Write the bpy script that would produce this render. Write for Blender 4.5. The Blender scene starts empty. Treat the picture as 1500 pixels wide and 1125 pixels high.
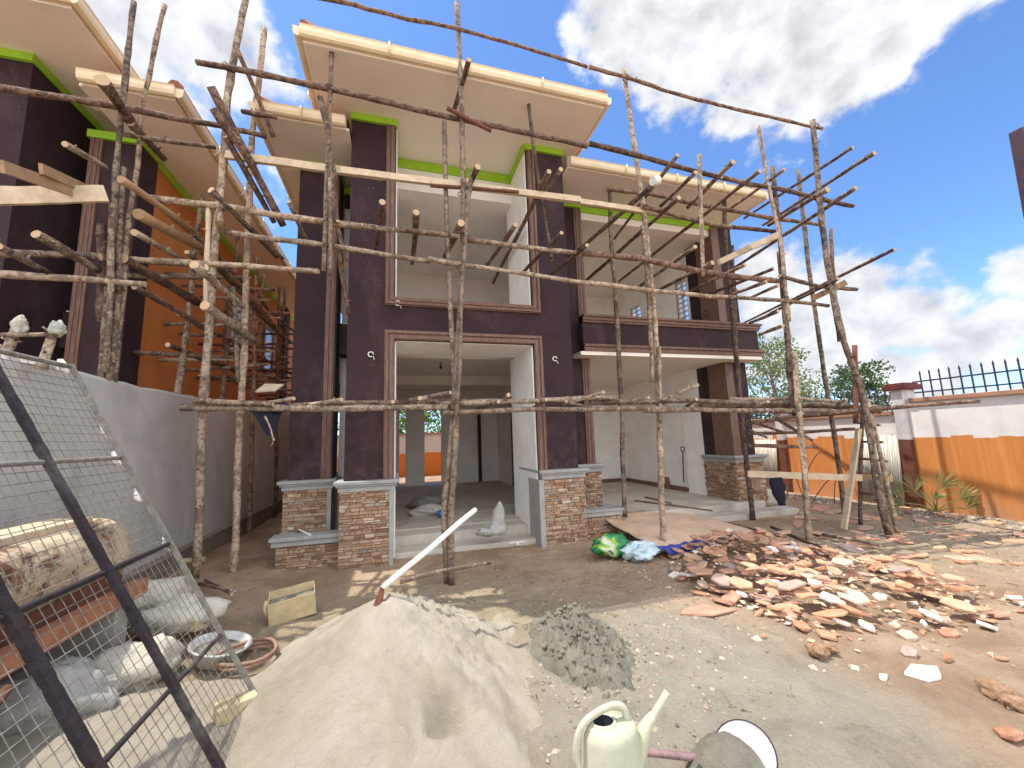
import bpy, math, random
from math import radians, sin, cos, pi
from mathutils import Vector, Matrix, noise
random.seed(7)
SC = bpy.context.scene
COL = SC.collection

# ------------------------------------------------------------------ camera
F, PITCH, YAW, ROLL, EYE = 578.2, radians(7.77), radians(16.16), radians(-1.93), 1.6
_cy, _sy, _cp, _sp, _cr, _sr = cos(YAW), sin(YAW), cos(PITCH), sin(PITCH), cos(ROLL), sin(ROLL)
FW = Vector((_sy*_cp, _cy*_cp, _sp)); _rt = Vector((_cy, -_sy, 0)); _up = _rt.cross(FW)
RT = _cr*_rt + _sr*_up; UP = -_sr*_rt + _cr*_up
EYEP = Vector((0, 0, EYE))
cam_d = bpy.data.cameras.new('camera'); cam = bpy.data.objects.new('camera', cam_d); COL.objects.link(cam)
cam_d.sensor_width = 36; cam_d.lens = F/1500*36; cam_d.clip_start = 0.05; cam_d.clip_end = 3000
cam.matrix_world = Matrix(((RT.x, UP.x, -FW.x, 0), (RT.y, UP.y, -FW.y, 0), (RT.z, UP.z, -FW.z, EYE), (0, 0, 0, 1)))
SC.camera = cam
SC.cycles.diffuse_bounces = 8
SC.render.resolution_x, SC.render.resolution_y = 1024, 768

# ------------------------------------------------------------------ sun, sky, exposure
SUN = Vector((-2.35, 1.1, 6.7)).normalized()
ELEV = math.asin(SUN.z)
sd = bpy.data.lights.new('sun', 'SUN'); sd.energy = 2.9; sd.angle = radians(0.55); sd.color = (1, 0.94, 0.84)
so = bpy.data.objects.new('sun', sd); COL.objects.link(so)
so.rotation_euler = (-SUN).to_track_quat('-Z', 'Y').to_euler(); so.location = (0, 0, 30)
SC.view_settings.view_transform = 'Standard'; SC.view_settings.look = 'None'
SC.view_settings.gamma = 1; SC.view_settings.exposure = 1.02
SC.view_settings.use_curve_mapping = False

def raydir(px, py): return (FW*F + RT*(px-750) - UP*(py-562.5))

W = bpy.data.worlds.new('World'); SC.world = W; W.use_nodes = True
nt = W.node_tree; nt.nodes.clear()
def wn(t, **k):
    n = nt.nodes.new(t)
    for a, b in k.items(): setattr(n, a, b)
    return n
out = wn('ShaderNodeOutputWorld'); bg = wn('ShaderNodeBackground')
sky = wn('ShaderNodeTexSky', sky_type='NISHITA', sun_disc=False, sun_elevation=ELEV,
         sun_rotation=math.atan2(SUN.x, SUN.y), altitude=1100, air_density=1.0, dust_density=0.6, ozone_density=2.0)
tc = wn('ShaderNodeTexCoord'); nrm = wn('ShaderNodeVectorMath', operation='NORMALIZE')
nt.links.new(tc.outputs['Generated'], nrm.inputs[0])
def mth(op, a, b=None, clamp=False):
    m = wn('ShaderNodeMath', operation=op, use_clamp=clamp)
    for i, v in enumerate((a, b)):
        if v is None: continue
        if isinstance(v, (int, float)): m.inputs[i].default_value = v
        else: nt.links.new(v, m.inputs[i])
    return m.outputs[0]
def cloudnoise(scale, detail, rough, dist=0.0):
    n = wn('ShaderNodeTexNoise'); n.inputs['Scale'].default_value = scale; n.inputs['Detail'].default_value = detail
    n.inputs['Roughness'].default_value = rough; n.inputs['Distortion'].default_value = dist
    mp = wn('ShaderNodeMapping'); mp.inputs['Scale'].default_value = (1, 1, 1.25)
    nt.links.new(nrm.outputs[0], mp.inputs[0]); nt.links.new(mp.outputs[0], n.inputs['Vector'])
    return n.outputs['Fac']
blob = None
# each bank of cloud: a direction in the sky, an angular radius and a weight; the last ones are unseen, added behind the camera for neutral fill
for (px, py, r, w) in ((1150, 20, .25, 1.2), (930, 15, .17, 1.15), (1290, -30, .20, 1.1), (1040, 40, .2, 1.1), (1070, 165, .09, 1.0), (1240, 440, .15, 1.1),
                       (1340, 460, .14, 1.1), (1110, 420, .13, 1.1), (1430, 500, .15, .95), (1490, 400, .07, 1.1), (1180, 520, .17, .9), (1340, 560, .2, .85),
                       (120, 40, .50, .8), (290, 50, .26, .85), (60, 250, .4, .7), (270, 10, .2, 1.0), (430, 480, .12, .8),
                       (1700, 700, .3, .9), (-900, 200, .7, .8),
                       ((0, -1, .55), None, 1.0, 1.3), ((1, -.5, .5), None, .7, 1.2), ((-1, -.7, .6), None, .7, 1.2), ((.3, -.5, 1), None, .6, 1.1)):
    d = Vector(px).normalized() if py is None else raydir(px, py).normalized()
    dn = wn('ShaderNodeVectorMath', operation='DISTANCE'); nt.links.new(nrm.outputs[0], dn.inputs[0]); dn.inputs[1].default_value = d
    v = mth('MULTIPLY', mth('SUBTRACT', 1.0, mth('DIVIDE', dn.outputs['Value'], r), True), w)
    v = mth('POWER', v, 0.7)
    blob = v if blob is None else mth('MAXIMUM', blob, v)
n1 = cloudnoise(4.6, 9, .58, .1)
n2 = cloudnoise(15, 7, .55, .05)
comb = mth('ADD', blob, mth('MULTIPLY', mth('SUBTRACT', n1, .5), 1.5))
comb = mth('ADD', comb, mth('MULTIPLY', mth('SUBTRACT', n2, .5), .9))
mask = wn('ShaderNodeMapRange', interpolation_type='SMOOTHSTEP'); nt.links.new(comb, mask.inputs[0])
mask.inputs[1].default_value = .40; mask.inputs[2].default_value = .72; mask.inputs[4].default_value = .96
shade = wn('ShaderNodeMapRange'); nt.links.new(n2, shade.inputs[0]); shade.inputs[1].default_value = .3; shade.inputs[2].default_value = .7
shade.inputs[3].default_value = 0.34; shade.inputs[4].default_value = 0.60
# added boost: unseen clouds behind the camera are brightened to fill the shaded facade
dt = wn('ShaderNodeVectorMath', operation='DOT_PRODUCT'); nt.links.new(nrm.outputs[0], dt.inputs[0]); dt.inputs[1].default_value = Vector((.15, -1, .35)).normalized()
fill_gain = wn('ShaderNodeMapRange', interpolation_type='SMOOTHSTEP'); nt.links.new(dt.outputs['Value'], fill_gain.inputs[0])
fill_gain.inputs[1].default_value = .05; fill_gain.inputs[2].default_value = .75; fill_gain.inputs[3].default_value = 1.0; fill_gain.inputs[4].default_value = 3.0
cc = wn('ShaderNodeVectorMath', operation='SCALE'); cc.inputs[0].default_value = (.96, .97, 1.0); nt.links.new(mth('MULTIPLY', shade.outputs[0], fill_gain.outputs[0]), cc.inputs['Scale'])
sk = wn('ShaderNodeVectorMath', operation='MULTIPLY'); nt.links.new(sky.outputs[0], sk.inputs[0]); sk.inputs[1].default_value = (.088, .112, .140)
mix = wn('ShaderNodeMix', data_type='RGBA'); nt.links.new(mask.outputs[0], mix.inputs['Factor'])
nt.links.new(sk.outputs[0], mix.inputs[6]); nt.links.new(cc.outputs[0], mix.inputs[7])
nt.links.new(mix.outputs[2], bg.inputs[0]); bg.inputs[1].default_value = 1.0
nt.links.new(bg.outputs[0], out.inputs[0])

# ------------------------------------------------------------------ helpers
def on_x(px, py, v):
    d = raydir(px, py); return EYEP + d*((v-0)/d.x)
def on_y(px, py, v):
    d = raydir(px, py); return EYEP + d*(v/d.y)
def on_z(px, py, v=0.0):
    d = raydir(px, py); return EYEP + d*((v-EYE)/d.z)

def tag(o, label=None, cat=None, group=None, kind=None):
    if label: o['label'] = label
    if cat: o['category'] = cat
    if group: o['group'] = group
    if kind or (label and cat): o['kind'] = kind or 'thing'
    return o
def empty(name, loc=(0, 0, 0), label=None, cat=None, group=None):
    o = bpy.data.objects.new(name, None); COL.objects.link(o); o.location = loc; o.empty_display_size = .2
    return tag(o, label, cat, group)

class MB:
    def __init__(s): s.v = []; s.f = []; s.c = []; s.sm = []
    def add(s, vs, fs, c=None, smooth=False):
        b = len(s.v); s.v.extend(tuple(x) for x in vs)
        if c is None: c = random.random()
        for f in fs: s.f.append(tuple(b+i for i in f)); s.c.append(c); s.sm.append(smooth)
    def box(s, x0, x1, y0, y1, z0, z1, M=None, c=None):
        if x0 > x1: x0, x1 = x1, x0
        vs = [Vector((x, y, z)) for x in (x0, x1) for y in (y0, y1) for z in (z0, z1)]
        if M: vs = [M @ v for v in vs]
        s.add(vs, [(0, 1, 3, 2), (4, 6, 7, 5), (0, 4, 5, 1), (2, 3, 7, 6), (0, 2, 6, 4), (1, 5, 7, 3)], c)
    def tube(s, pts, rad, n=8, cap=True, c=None, squash=1.0, jit=0.0, ref=None):
        pts = [Vector(p) for p in pts]; k = len(pts)
        if not isinstance(rad, (list, tuple)): rad = [rad]*k
        vs = []; prev = None
        for i, p in enumerate(pts):
            t = (pts[min(i+1, k-1)]-pts[max(i-1, 0)]).normalized()
            if prev is None:
                a = Vector((0, 0, 1)) if abs(t.z) < .9 else Vector((1, 0, 0)); u = t.cross(a).normalized()
            else: u = (prev - t*prev.dot(t)).normalized()
            prev = u; w = t.cross(u)
            for j in range(n):
                a = 2*pi*j/n; r = rad[i]*(1+random.uniform(-jit, jit))
                vs.append(p + u*cos(a)*r + w*sin(a)*r*squash)
        fs = [(i*n+j, i*n+(j+1) % n, (i+1)*n+(j+1) % n, (i+1)*n+j) for i in range(k-1) for j in range(n)]
        s.add(vs, fs, c, True)
        if cap:
            b = len(s.v)-n*k
            s.f.append(tuple(b+j for j in reversed(range(n)))); s.f.append(tuple(b+(k-1)*n+j for j in range(n)))
            s.c += [2.0, 2.0]; s.sm += [False, False]
    def lathe(s, prof, n=24, M=None, c=None, sx=1.0):
        vs = []
        for (r, z) in prof:
            for j in range(n):
                a = 2*pi*j/n; v = Vector((r*cos(a)*sx, r*sin(a), z)); vs.append(M @ v if M else v)
        fs = [(i*n+j, i*n+(j+1) % n, (i+1)*n+(j+1) % n, (i+1)*n+j) for i in range(len(prof)-1) for j in range(n)]
        s.add(vs, fs, c, True)
    def build(s, name, mat, parent=None, bevel=0, label=None):
        me = bpy.data.meshes.new(name); me.from_pydata(s.v, [], s.f); me.update()
        me.polygons.foreach_set('use_smooth', s.sm)
        at = me.attributes.new('rnd', 'FLOAT', 'FACE'); at.data.foreach_set('value', s.c)
        me.materials.append(mat)
        o = bpy.data.objects.new(name, me); COL.objects.link(o)
        if parent:
            o.parent = parent
            if parent.type == 'EMPTY' and parent.get('_w', 0) == 0: o.location = -parent.location if parent.location.length else (0, 0, 0)
            if parent.parent or parent.type != 'EMPTY': o.location = (0, 0, 0)
        if bevel:
            m = o.modifiers.new('bevel', 'BEVEL'); m.width = bevel; m.segments = 2; m.limit_method = 'ANGLE'
        if label: o['label'] = label
        return o

# ------------------------------------------------------------------ materials
MATS = {}
class NT:
    def __init__(s, name, rough=.8):
        s.m = bpy.data.materials.new(name); s.m.use_nodes = True; s.t = s.m.node_tree
        s.b = s.t.nodes['Principled BSDF']; s.b.inputs['Roughness'].default_value = rough
        s.b.inputs['Specular IOR Level'].default_value = .3
        s.tc = s.t.nodes.new('ShaderNodeTexCoord')
        MATS[name] = s.m
    def n(s, t, **k):
        x = s.t.nodes.new(t)
        for a, b in k.items(): setattr(x, a, b)
        return x
    def l(s, a, b): s.t.links.new(a, b)
    def noise(s, scale, detail=5, rough=.55, dist=0, stretch=None, co='Object'):
        n = s.n('ShaderNodeTexNoise'); n.inputs['Scale'].default_value = scale; n.inputs['Detail'].default_value = detail
        n.inputs['Roughness'].default_value = rough; n.inputs['Distortion'].default_value = dist
        src = s.tc.outputs[co]
        if stretch:
            mp = s.n('ShaderNodeMapping'); mp.inputs['Scale'].default_value = stretch; s.l(src, mp.inputs[0]); src = mp.outputs[0]
        s.l(src, n.inputs['Vector']); return n.outputs['Fac']
    def vor(s, scale, feature='F1', out='Distance', stretch=None, rand=1):
        n = s.n('ShaderNodeTexVoronoi', feature=feature); n.inputs['Scale'].default_value = scale; n.inputs['Randomness'].default_value = rand
        src = s.tc.outputs['Object']
        if stretch:
            mp = s.n('ShaderNodeMapping'); mp.inputs['Scale'].default_value = stretch; s.l(src, mp.inputs[0]); src = mp.outputs[0]
        s.l(src, n.inputs['Vector']); return n.outputs[out]
    def ramp(s, fac, stops, interp='LINEAR'):
        r = s.n('ShaderNodeValToRGB'); e = r.color_ramp; e.interpolation = interp
        while len(e.elements) < len(stops): e.elements.new(.5)
        for el, (p, c) in zip(e.elements, stops):
            el.position = p; el.color = tuple(c)+(1,) if not isinstance(c, (int, float)) else (c, c, c, 1)
        s.l(fac, r.inputs[0]); return r.outputs[0]
    def mix(s, fac, a, b, mode='MIX'):
        m = s.n('ShaderNodeMix', data_type='RGBA', blend_type=mode)
        if isinstance(fac, (int, float)): m.inputs[0].default_value = fac
        else: s.l(fac, m.inputs[0])
        for i, v in ((6, a), (7, b)):
            if isinstance(v, (tuple, list)): m.inputs[i].default_value = tuple(v)+(1,)
            else: s.l(v, m.inputs[i])
        return m.outputs[2]
    def math(s, op, a, b=0, clamp=False):
        m = s.n('ShaderNodeMath', operation=op, use_clamp=clamp)
        for i, v in enumerate((a, b)):
            if isinstance(v, (int, float)): m.inputs[i].default_value = v
            else: s.l(v, m.inputs[i])
        return m.outputs[0]
    def attr(s, name='rnd'):
        a = s.n('ShaderNodeAttribute', attribute_name=name); return a.outputs['Fac']
    def objrand(s): return s.n('ShaderNodeObjectInfo').outputs['Random']
    def xyz(s, co='Object'):
        n = s.n('ShaderNodeSeparateXYZ'); s.l(s.tc.outputs[co], n.inputs[0]); return n.outputs
    def done(s, col, bump=None, bstr=.3, bdist=.02, rough=None):
        if isinstance(col, (tuple, list)): s.b.inputs['Base Color'].default_value = tuple(col)+(1,)
        else: s.l(col, s.b.inputs['Base Color'])
        if bump is not None:
            b = s.n('ShaderNodeBump'); b.inputs['Strength'].default_value = bstr; b.inputs['Distance'].default_value = bdist
            s.l(bump, b.inputs['Height']); s.l(b.outputs[0], s.b.inputs['Normal'])
        if rough is not None: s.l(rough, s.b.inputs['Roughness'])
        return s.m

def simple(name, c, var=.25, rough=.8, scale=6, bstr=.25, bscale=60, bdist=.004, metal=0, stain=None):
    t = NT(name, rough)
    n = t.noise(scale, 8, .65); d = tuple(x*(1-var) for x in c); u = tuple(min(1, x*(1+var*.6)) for x in c)
    col = t.ramp(n, [(.3, d), (.7, u)])
    if stain:
        m = t.ramp(t.noise(1.7, 10, .7, .6), [(.5, 0.0), (.72, 1.0)])
        col = t.mix(t.math('MULTIPLY', m, .6), col, stain)
    t.b.inputs['Metallic'].default_value = metal
    return t.done(col, t.noise(bscale, 6, .7), bstr, bdist)

t = NT('purple_plaster', .82)
c_ = t.ramp(t.noise(2.2, 9, .65, .3), [(.3, (.028, .014, .018)), (.7, (.046, .024, .028))])
c_ = t.mix(t.ramp(t.noise(1.3, 10, .7, .6, (1, 1, .5)), [(.52, 0.0), (.74, .55)]), c_, (.115, .075, .075))
z_ = t.xyz()[2]
low = t.n('ShaderNodeMapRange'); t.l(z_, low.inputs[0]); low.inputs[1].default_value = 2.6; low.inputs[2].default_value = 1.0
sp = t.ramp(t.noise(46, 5, .7, .2), [(.66, 0.0), (.69, .75)]); dustm = t.ramp(t.noise(5, 9, .75, .5), [(.48, 0.0), (.75, .4)])
c_ = t.mix(t.math('MULTIPLY', dustm, low.outputs[0]), c_, (.22, .155, .13))
c_ = t.mix(t.math('MULTIPLY', sp, t.ramp(t.noise(1.1, 3), [(.48, 0.0), (.58, 1.0)])), c_, (.42, .40, .38))
PURPLE = t.done(c_, t.math('ADD', t.noise(120, 6, .7), t.math('MULTIPLY', t.noise(4, 5), 2.0)), .35, .004)
BROWN = None
t = NT('brown_trim', .6)
n = t.noise(14, 6, .6, .4, (3, 3, .35)); col = t.ramp(n, [(.3, (.11, .06, .045)), (.65, (.215, .125, .095))])
BROWN = t.done(col, n, .3, .004)
WHITE = simple('white_wall', (.87, .86, .83), .10, .9, 2.2, .3, 45, .004, stain=(.70, .67, .62))
CREAM = simple('cream_soffit', (.84, .77, .69), .05, .85, 1.1, .15, 60, .002)
GUTTER = simple('pale_gutter', (.74, .62, .42), .10, .5, 4, .1, 30, .002, stain=(.60, .47, .30))
GREEN = simple('green_band', (.32, .60, .035), .12, .6, 5, .15, 60, .002)
ORANGE = simple('orange_wall_paint', (.56, .215, .062), .15, .85, 1.5, .3, 70, .003, stain=(.48, .20, .075))
CAPST = simple('grey_capstone', (.35, .345, .33), .18, .8, 7, .4, 90, .003, stain=(.42, .42, .40))
TILE = simple('red_roof_tile', (.36, .16, .10), .3, .8, 9, .4, 40, .01)
FLOORC = simple('screed_floor', (.52, .475, .41), .22, .9, 1.6, .5, 25, .008, stain=(.24, .21, .18))
ROOMC = simple('room_plaster', (.85, .83, .79), .06, .9, 1.3, .3, 50, .003, stain=(.68, .64, .58))
DARKW = simple('dark_door_wood', (.05, .03, .025), .3, .6, 8)
GLASSY = NT('window_pane', .15).done((.50, .56, .60))
METAL = simple('blue_grey_iron', (.035, .045, .10), .2, .55, 10)
BLACKM = simple('black_iron_bar', (.032, .024, .030), .5, .7, 18, .8, 45, .012, stain=(.26, .23, .21))
BLACKC = simple('black_cloth', (.015, .015, .028), .3, .95, 14, .6, 18, .02)
PLASTW = simple('white_plastic', (.74, .74, .70), .12, .45, 7, .1, 20, .002)
SACK = simple('grey_sack', (.42, .41, .38), .3, .9, 9, .6, 25, .02, stain=(.26, .25, .22))
YEL = simple('yellowed_plastic', (.52, .42, .25), .25, .6, 9, .4, 20, .006, stain=(.45, .36, .2))
BLUEC = simple('blue_cloth', (.06, .075, .33), .4, .9, 10, .7, 14, .03, stain=(.16, .10, .22))
BLUEP = simple('blue_plastic', (.02, .13, .42), .2, .4, 9)
RUST = None
t = NT('rusty_cream_drum', .6)
m = t.ramp(t.noise(3.2, 9, .7, .6), [(.50, 0.0), (.60, 1.0)])
col = t.mix(m, t.ramp(t.noise(14, 6), [(.3, (.42, .36, .26)), (.7, (.60, .53, .38))]), t.ramp(t.noise(22, 8), [(.35, (.09, .035, .018)), (.7, (.34, .15, .055))]))
RUST = t.done(col, t.noise(30, 8), .5, .01)
RUSTD = simple('rusted_steel', (.16, .065, .04), .45, .8, 16, .6, 50, .006)
PAINTBR = simple('brown_red_timber', (.36, .16, .09), .35, .8, 10, .5, 30, .006, stain=(.5, .3, .2))

def bark(name, dark, light, pale):
    t = NT(name, .85)
    n = t.noise(17, 9, .72, .9); r = t.objrand()
    base = t.ramp(n, [(.36, dark), (.47, light), (.56, pale), (.66, light)])
    fl = t.noise(4.5, 6, .7, 1.2); base = t.mix(t.ramp(fl, [(.50, 0.0), (.56, .75)]), base, tuple(x*1.25 for x in dark))
    k = t.vor(9, 'F1', 'Distance')
    base = t.mix(t.ramp(k, [(.07, 1.0), (.15, 0.0)]), base, tuple(x*.3 for x in dark))
    tone = t.ramp(r, [(0, (.62, .55, .52)), (.5, (.95, .9, .86)), (1, (1.35, 1.25, 1.12))])
    base = t.mix(1.0, base, tone, 'MULTIPLY')
    a = t.attr(); isend = t.math('GREATER_THAN', a, 1.5)
    base = t.mix(isend, base, (.50, .36, .22))
    return t.done(base, t.noise(38, 8, .75, .3), .8, .012)
BARK = bark('peeling_bark', (.048, .035, .029), (.165, .122, .094), (.31, .25, .195))
BARKD = bark('dark_bark', (.05, .033, .028), (.145, .09, .066), (.27, .19, .15))
BARKP = bark('pale_stripped_pole', (.105, .078, .060), (.265, .21, .16), (.42, .355, .285))
def timber(name, c):
    t = NT(name, .75)
    n = t.noise(3, 9, .65, .5, (3, 3, 3)); g = t.noise(40, 5, .6, .2, (.5, 1, 1))
    col = t.ramp(n, [(.3, tuple(x*.72 for x in c)), (.7, tuple(min(1, x*1.15) for x in c))])
    col = t.mix(t.math('MULTIPLY', g, .25), col, tuple(x*.45 for x in c))
    return t.done(col, g, .35, .004)
PLANK = timber('sawn_pale_timber', (.60, .48, .33)); PLANKO = timber('sawn_old_timber', (.40, .26, .15))

# ledge-stone cladding
t = NT('ledge_stone', .85)
a = t.attr()
col = t.ramp(a, [(0, (.27, .15, .095)), (.25, (.42, .25, .16)), (.5, (.54, .36, .24)), (.75, (.38, .27, .20)), (.92, (.66, .52, .39)), (1, (.30, .25, .21))])
nz = t.noise(26, 8, .7); col = t.mix(.55, col, t.ramp(nz, [(.3, .45), (.7, 1.0)]), 'MULTIPLY')
STONE = t.done(col, nz, .9, .012)
t = NT('mortar_bed', .9); MORT = t.done(t.ramp(t.noise(30), [(.3, (.12, .09, .075)), (.7, (.22, .18, .15))]), t.noise(60), .5, .005)
# rubble slabs
t = NT('broken_stone_slab', .85)
r = t.objrand()
col = t.ramp(r, [(0, (.45, .22, .135)), (.2, (.62, .32, .185)), (.42, (.67, .39, .24)), (.6, (.54, .28, .19)), (.78, (.69, .44, .28)), (.92, (.46, .33, .28)), (1, (.72, .55, .42))])
nz = t.noise(9, 10, .75, .4, co='Object'); col = t.mix(.75, col, t.ramp(nz, [(.3, .55), (.72, 1.12)]), 'MULTIPLY')
dust = t.ramp(t.noise(3.4, 8, .7), [(.48, 0.0), (.66, .35)]); col = t.mix(dust, col, (.58, .43, .33))
SLAB = t.done(col, nz, .7, .02)
t = NT('pale_limestone_lump', .85); PALEST = t.done(t.ramp(t.noise(8, 8, .7), [(.3, (.70, .60, .50)), (.7, (.92, .88, .82))]), t.noise(12, 8), .6, .02)

# boundary walls
t = NT('grey_cement_render', .9)
z = t.xyz()[2]
n = t.noise(.9, 10, .65, .5); col = t.ramp(n, [(.3, (.38, .365, .345)), (.55, (.50, .485, .46)), (.75, (.58, .565, .54))])
st = t.noise(2.6, 8, .7, .4, (1, 1, .35)); col = t.mix(t.ramp(st, [(.52, 0.0), (.75, .55)]), col, (.24, .22, .20))
CEMENT = t.done(col, t.noise(30, 8, .75), .4, .008)
def twotone(name, zc, amp):
    t = NT(name, .85)
    x, y, z = t.xyz()
    nn = t.n('ShaderNodeTexNoise'); nn.inputs['Scale'].default_value = 1.0; nn.inputs['Detail'].default_value = 0
    nn.noise_dimensions = '1D'
    stepy = t.math('MULTIPLY', t.math('FLOOR', t.math('MULTIPLY', y, 3.4)), 7.31); t.l(stepy, nn.inputs['W'])
    lim = t.math('ADD', zc, t.math('MULTIPLY', t.math('SUBTRACT', nn.outputs['Fac'], .5), amp))
    lim = t.math('ADD', lim, t.math('MULTIPLY', t.math('SUBTRACT', t.noise(9, 4), .5), .05))
    m = t.math('LESS_THAN', z, lim)
    w = t.ramp(t.noise(1.8, 9, .65), [(.3, (.62, .60, .58)), (.7, (.80, .79, .77))])
    w = t.mix(t.ramp(t.noise(3, 8, .7, 0, (1, 1, .4)), [(.56, 0.0), (.8, .35)]), w, (.42, .38, .36))
    o = t.ramp(t.noise(2.2, 10, .7, .4, (1, 3.5, .25)), [(.28, (.44, .155, .045)), (.55, (.60, .235, .065)), (.8, (.66, .34, .16))])
    crack = t.ramp(t.noise(2.4, 4, .5, 0, (1, 4, .06)), [(.72, 0.0), (.74, .5)])
    o = t.mix(crack, o, (.85, .55, .35))
    dz = t.n('ShaderNodeMapRange'); t.l(z, dz.inputs[0]); dz.inputs[1].default_value = .55; dz.inputs[2].default_value = 0.0
    o = t.mix(t.math('MULTIPLY', dz.outputs[0], t.ramp(t.noise(4, 9, .7), [(.35, .15), (.65, .9)])), o, (.42, .25, .15))
    return t.done(t.mix(m, w, o), t.noise(40, 6), .35, .006)
RWALL = twotone('white_over_orange_paint', 1.36, .26)
t = NT('pillar_paint', .8)
x, y, z = t.xyz(); m = t.math('LESS_THAN', z, t.math('ADD', 1.27, t.math('MULTIPLY', t.noise(7), .1)))
RPILL = t.done(t.mix(m, t.ramp(t.noise(3, 8), [(.3, (.44, .42, .43)), (.7, (.66, .64, .63))]), t.ramp(t.noise(6, 8), [(.3, (.09, .032, .022)), (.7, (.20, .075, .045))])), t.noise(40), .3, .004)
COPING = simple('brown_coping', (.40, .22, .15), .25, .8, 5, .3, 40, .004)
COPD = simple('dark_red_pillar_cap', (.13, .035, .032), .3, .8, 5, .3, 40, .004)
t = NT('corrugated_sheet', .5); t.b.inputs['Metallic'].default_value = .25
CORR = t.done(t.ramp(t.noise(4, 8, .7, 0, (1, 2, .4)), [(.3, (.30, .27, .22)), (.7, (.50, .47, .42))]))
WIRE = simple('plastered_wire', (.23, .215, .19), .5, .6, 30, 0)

def leafmat(name, a, b, tr=.25):
    t = NT(name, .6); r = t.attr()
    t.b.inputs['Subsurface Weight'].default_value = 0
    col = t.ramp(r, [(0, a), (1, b)])
    t.done(col)
    tl = t.n('ShaderNodeBsdfTranslucent'); t.l(col, tl.inputs[0])
    mx = t.n('ShaderNodeMixShader'); mx.inputs[0].default_value = tr
    t.l(t.b.outputs[0], mx.inputs[1]); t.l(tl.outputs[0], mx.inputs[2]); t.l(mx.outputs[0], t.t.nodes['Material Output'].inputs[0])
    return t.m
LEAF1 = leafmat('eucalyptus_leaf', (.075, .12, .045), (.22, .29, .13))
LEAF2 = leafmat('dark_leaf', (.025, .055, .02), (.09, .15, .045))
LEAF3 = leafmat('bright_leaf', (.04, .10, .015), (.17, .28, .05))
PALM = leafmat('palm_leaf', (.10, .16, .04), (.42, .42, .16))
TRUNK = simple('tree_bark', (.20, .16, .12), .4, .9, 8, .6, 30, .02)

# ------------------------------------------------------------------ ground
def fbm(x, y, s, o=4):
    v = 0; a = 1; t = 0
    for i in range(o):
        v += a*noise.noise((x*s, y*s, 3.7*i)); t += a; a *= .55; s *= 2.05
    return v/t
def gz(x, y):
    near = max(0, 1-math.hypot(x-3, y-4)/14)
    h = (.035*fbm(x, y, .8) + .018*fbm(x+9, y, 4.5))*near
    # rough soil bank along the right wall, ground raised a little on the left
    h += .10*math.exp(-((x-9.25)/.35)**2)*(.6+.5*noise.noise((y*2, 1, 0)))*near
    h += .16*max(0, min(1, (-1.3-x)/1.0))*max(0, min(1, 1-(abs(y-5)-1.5)/2))*near
    return h
random.seed(21)
DENT = []
for _ in range(240):
    DENT.append((random.uniform(-1.5, 8.6), random.uniform(1.6, 5.6), random.uniform(0, pi), random.uniform(.07, .13), random.uniform(.035, .055), random.uniform(-.016, -.006)))
for _ in range(150):
    r_ = random.uniform(.03, .10); DENT.append((random.uniform(-1.8, 8.8), random.uniform(1.6, 6.2), random.uniform(0, pi), r_, r_*random.uniform(.5, 1), random.uniform(.006, .022)))
def dents(x, y):
    h = 0
    for (a, b, t, l, w, d) in DENT:
        dx, dy = x-a, y-b
        if abs(dx) < .22 and abs(dy) < .22:
            u = (dx*cos(t)+dy*sin(t))/l; v = (-dx*sin(t)+dy*cos(t))/w; h += d*math.exp(-(u*u+v*v)**1.5)
    return h
def spaced(lo, hi, a, b, step, far):
    L = []; x = a
    while x < b: L.append(x); x += step
    s = step; x = b
    while x < hi: L.append(x); s *= 1.25; x += s
    L.append(hi); s = step; x = a; left = []
    while x > lo: s *= 1.25; x -= s; left.append(max(x, lo))
    return left[::-1]+L
gx = spaced(-500, 600, -3.2, 9.8, .038, 0); gy = spaced(-200, 900, 1.3, 7.6, .034, 0)
mb = MB(); nx, ny = len(gx), len(gy)
vs = []
for y in gy:
    for x in gx:
        h = gz(x, y)
        if -3.3 < x < 10 and 1.2 < y < 8: h += .009*noise.noise((x*17, y*17, 0)) + .006*noise.noise((x*41, y*41, 5)) + dents(x, y)
        vs.append((x, y, h))
me = bpy.data.meshes.new('ground')
me.from_pydata(vs, [], [(j*nx+i, j*nx+i+1, (j+1)*nx+i+1, (j+1)*nx+i) for j in range(ny-1) for i in range(nx-1)])
me.polygons.foreach_set('use_smooth', [True]*len(me.polygons))
t = NT('site_soil', .95)
x, y, z = t.xyz()
soil = t.ramp(t.noise(1.3, 12, .7, .5), [(.28, (.30, .195, .125)), (.45, (.45, .305, .20)), (.6, (.56, .41, .28)), (.78, (.65, .52, .38))])
sandc = t.ramp(t.noise(3.5, 12, .75, .4), [(.3, (.34, .26, .17)), (.55, (.46, .38, .26)), (.75, (.55, .47, .35))])
mortc = t.ramp(t.noise(2.4, 12, .72, .5), [(.28, (.26, .225, .17)), (.45, (.40, .36, .28)), (.6, (.47, .42, .33)), (.78, (.58, .52, .41))])
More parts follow.
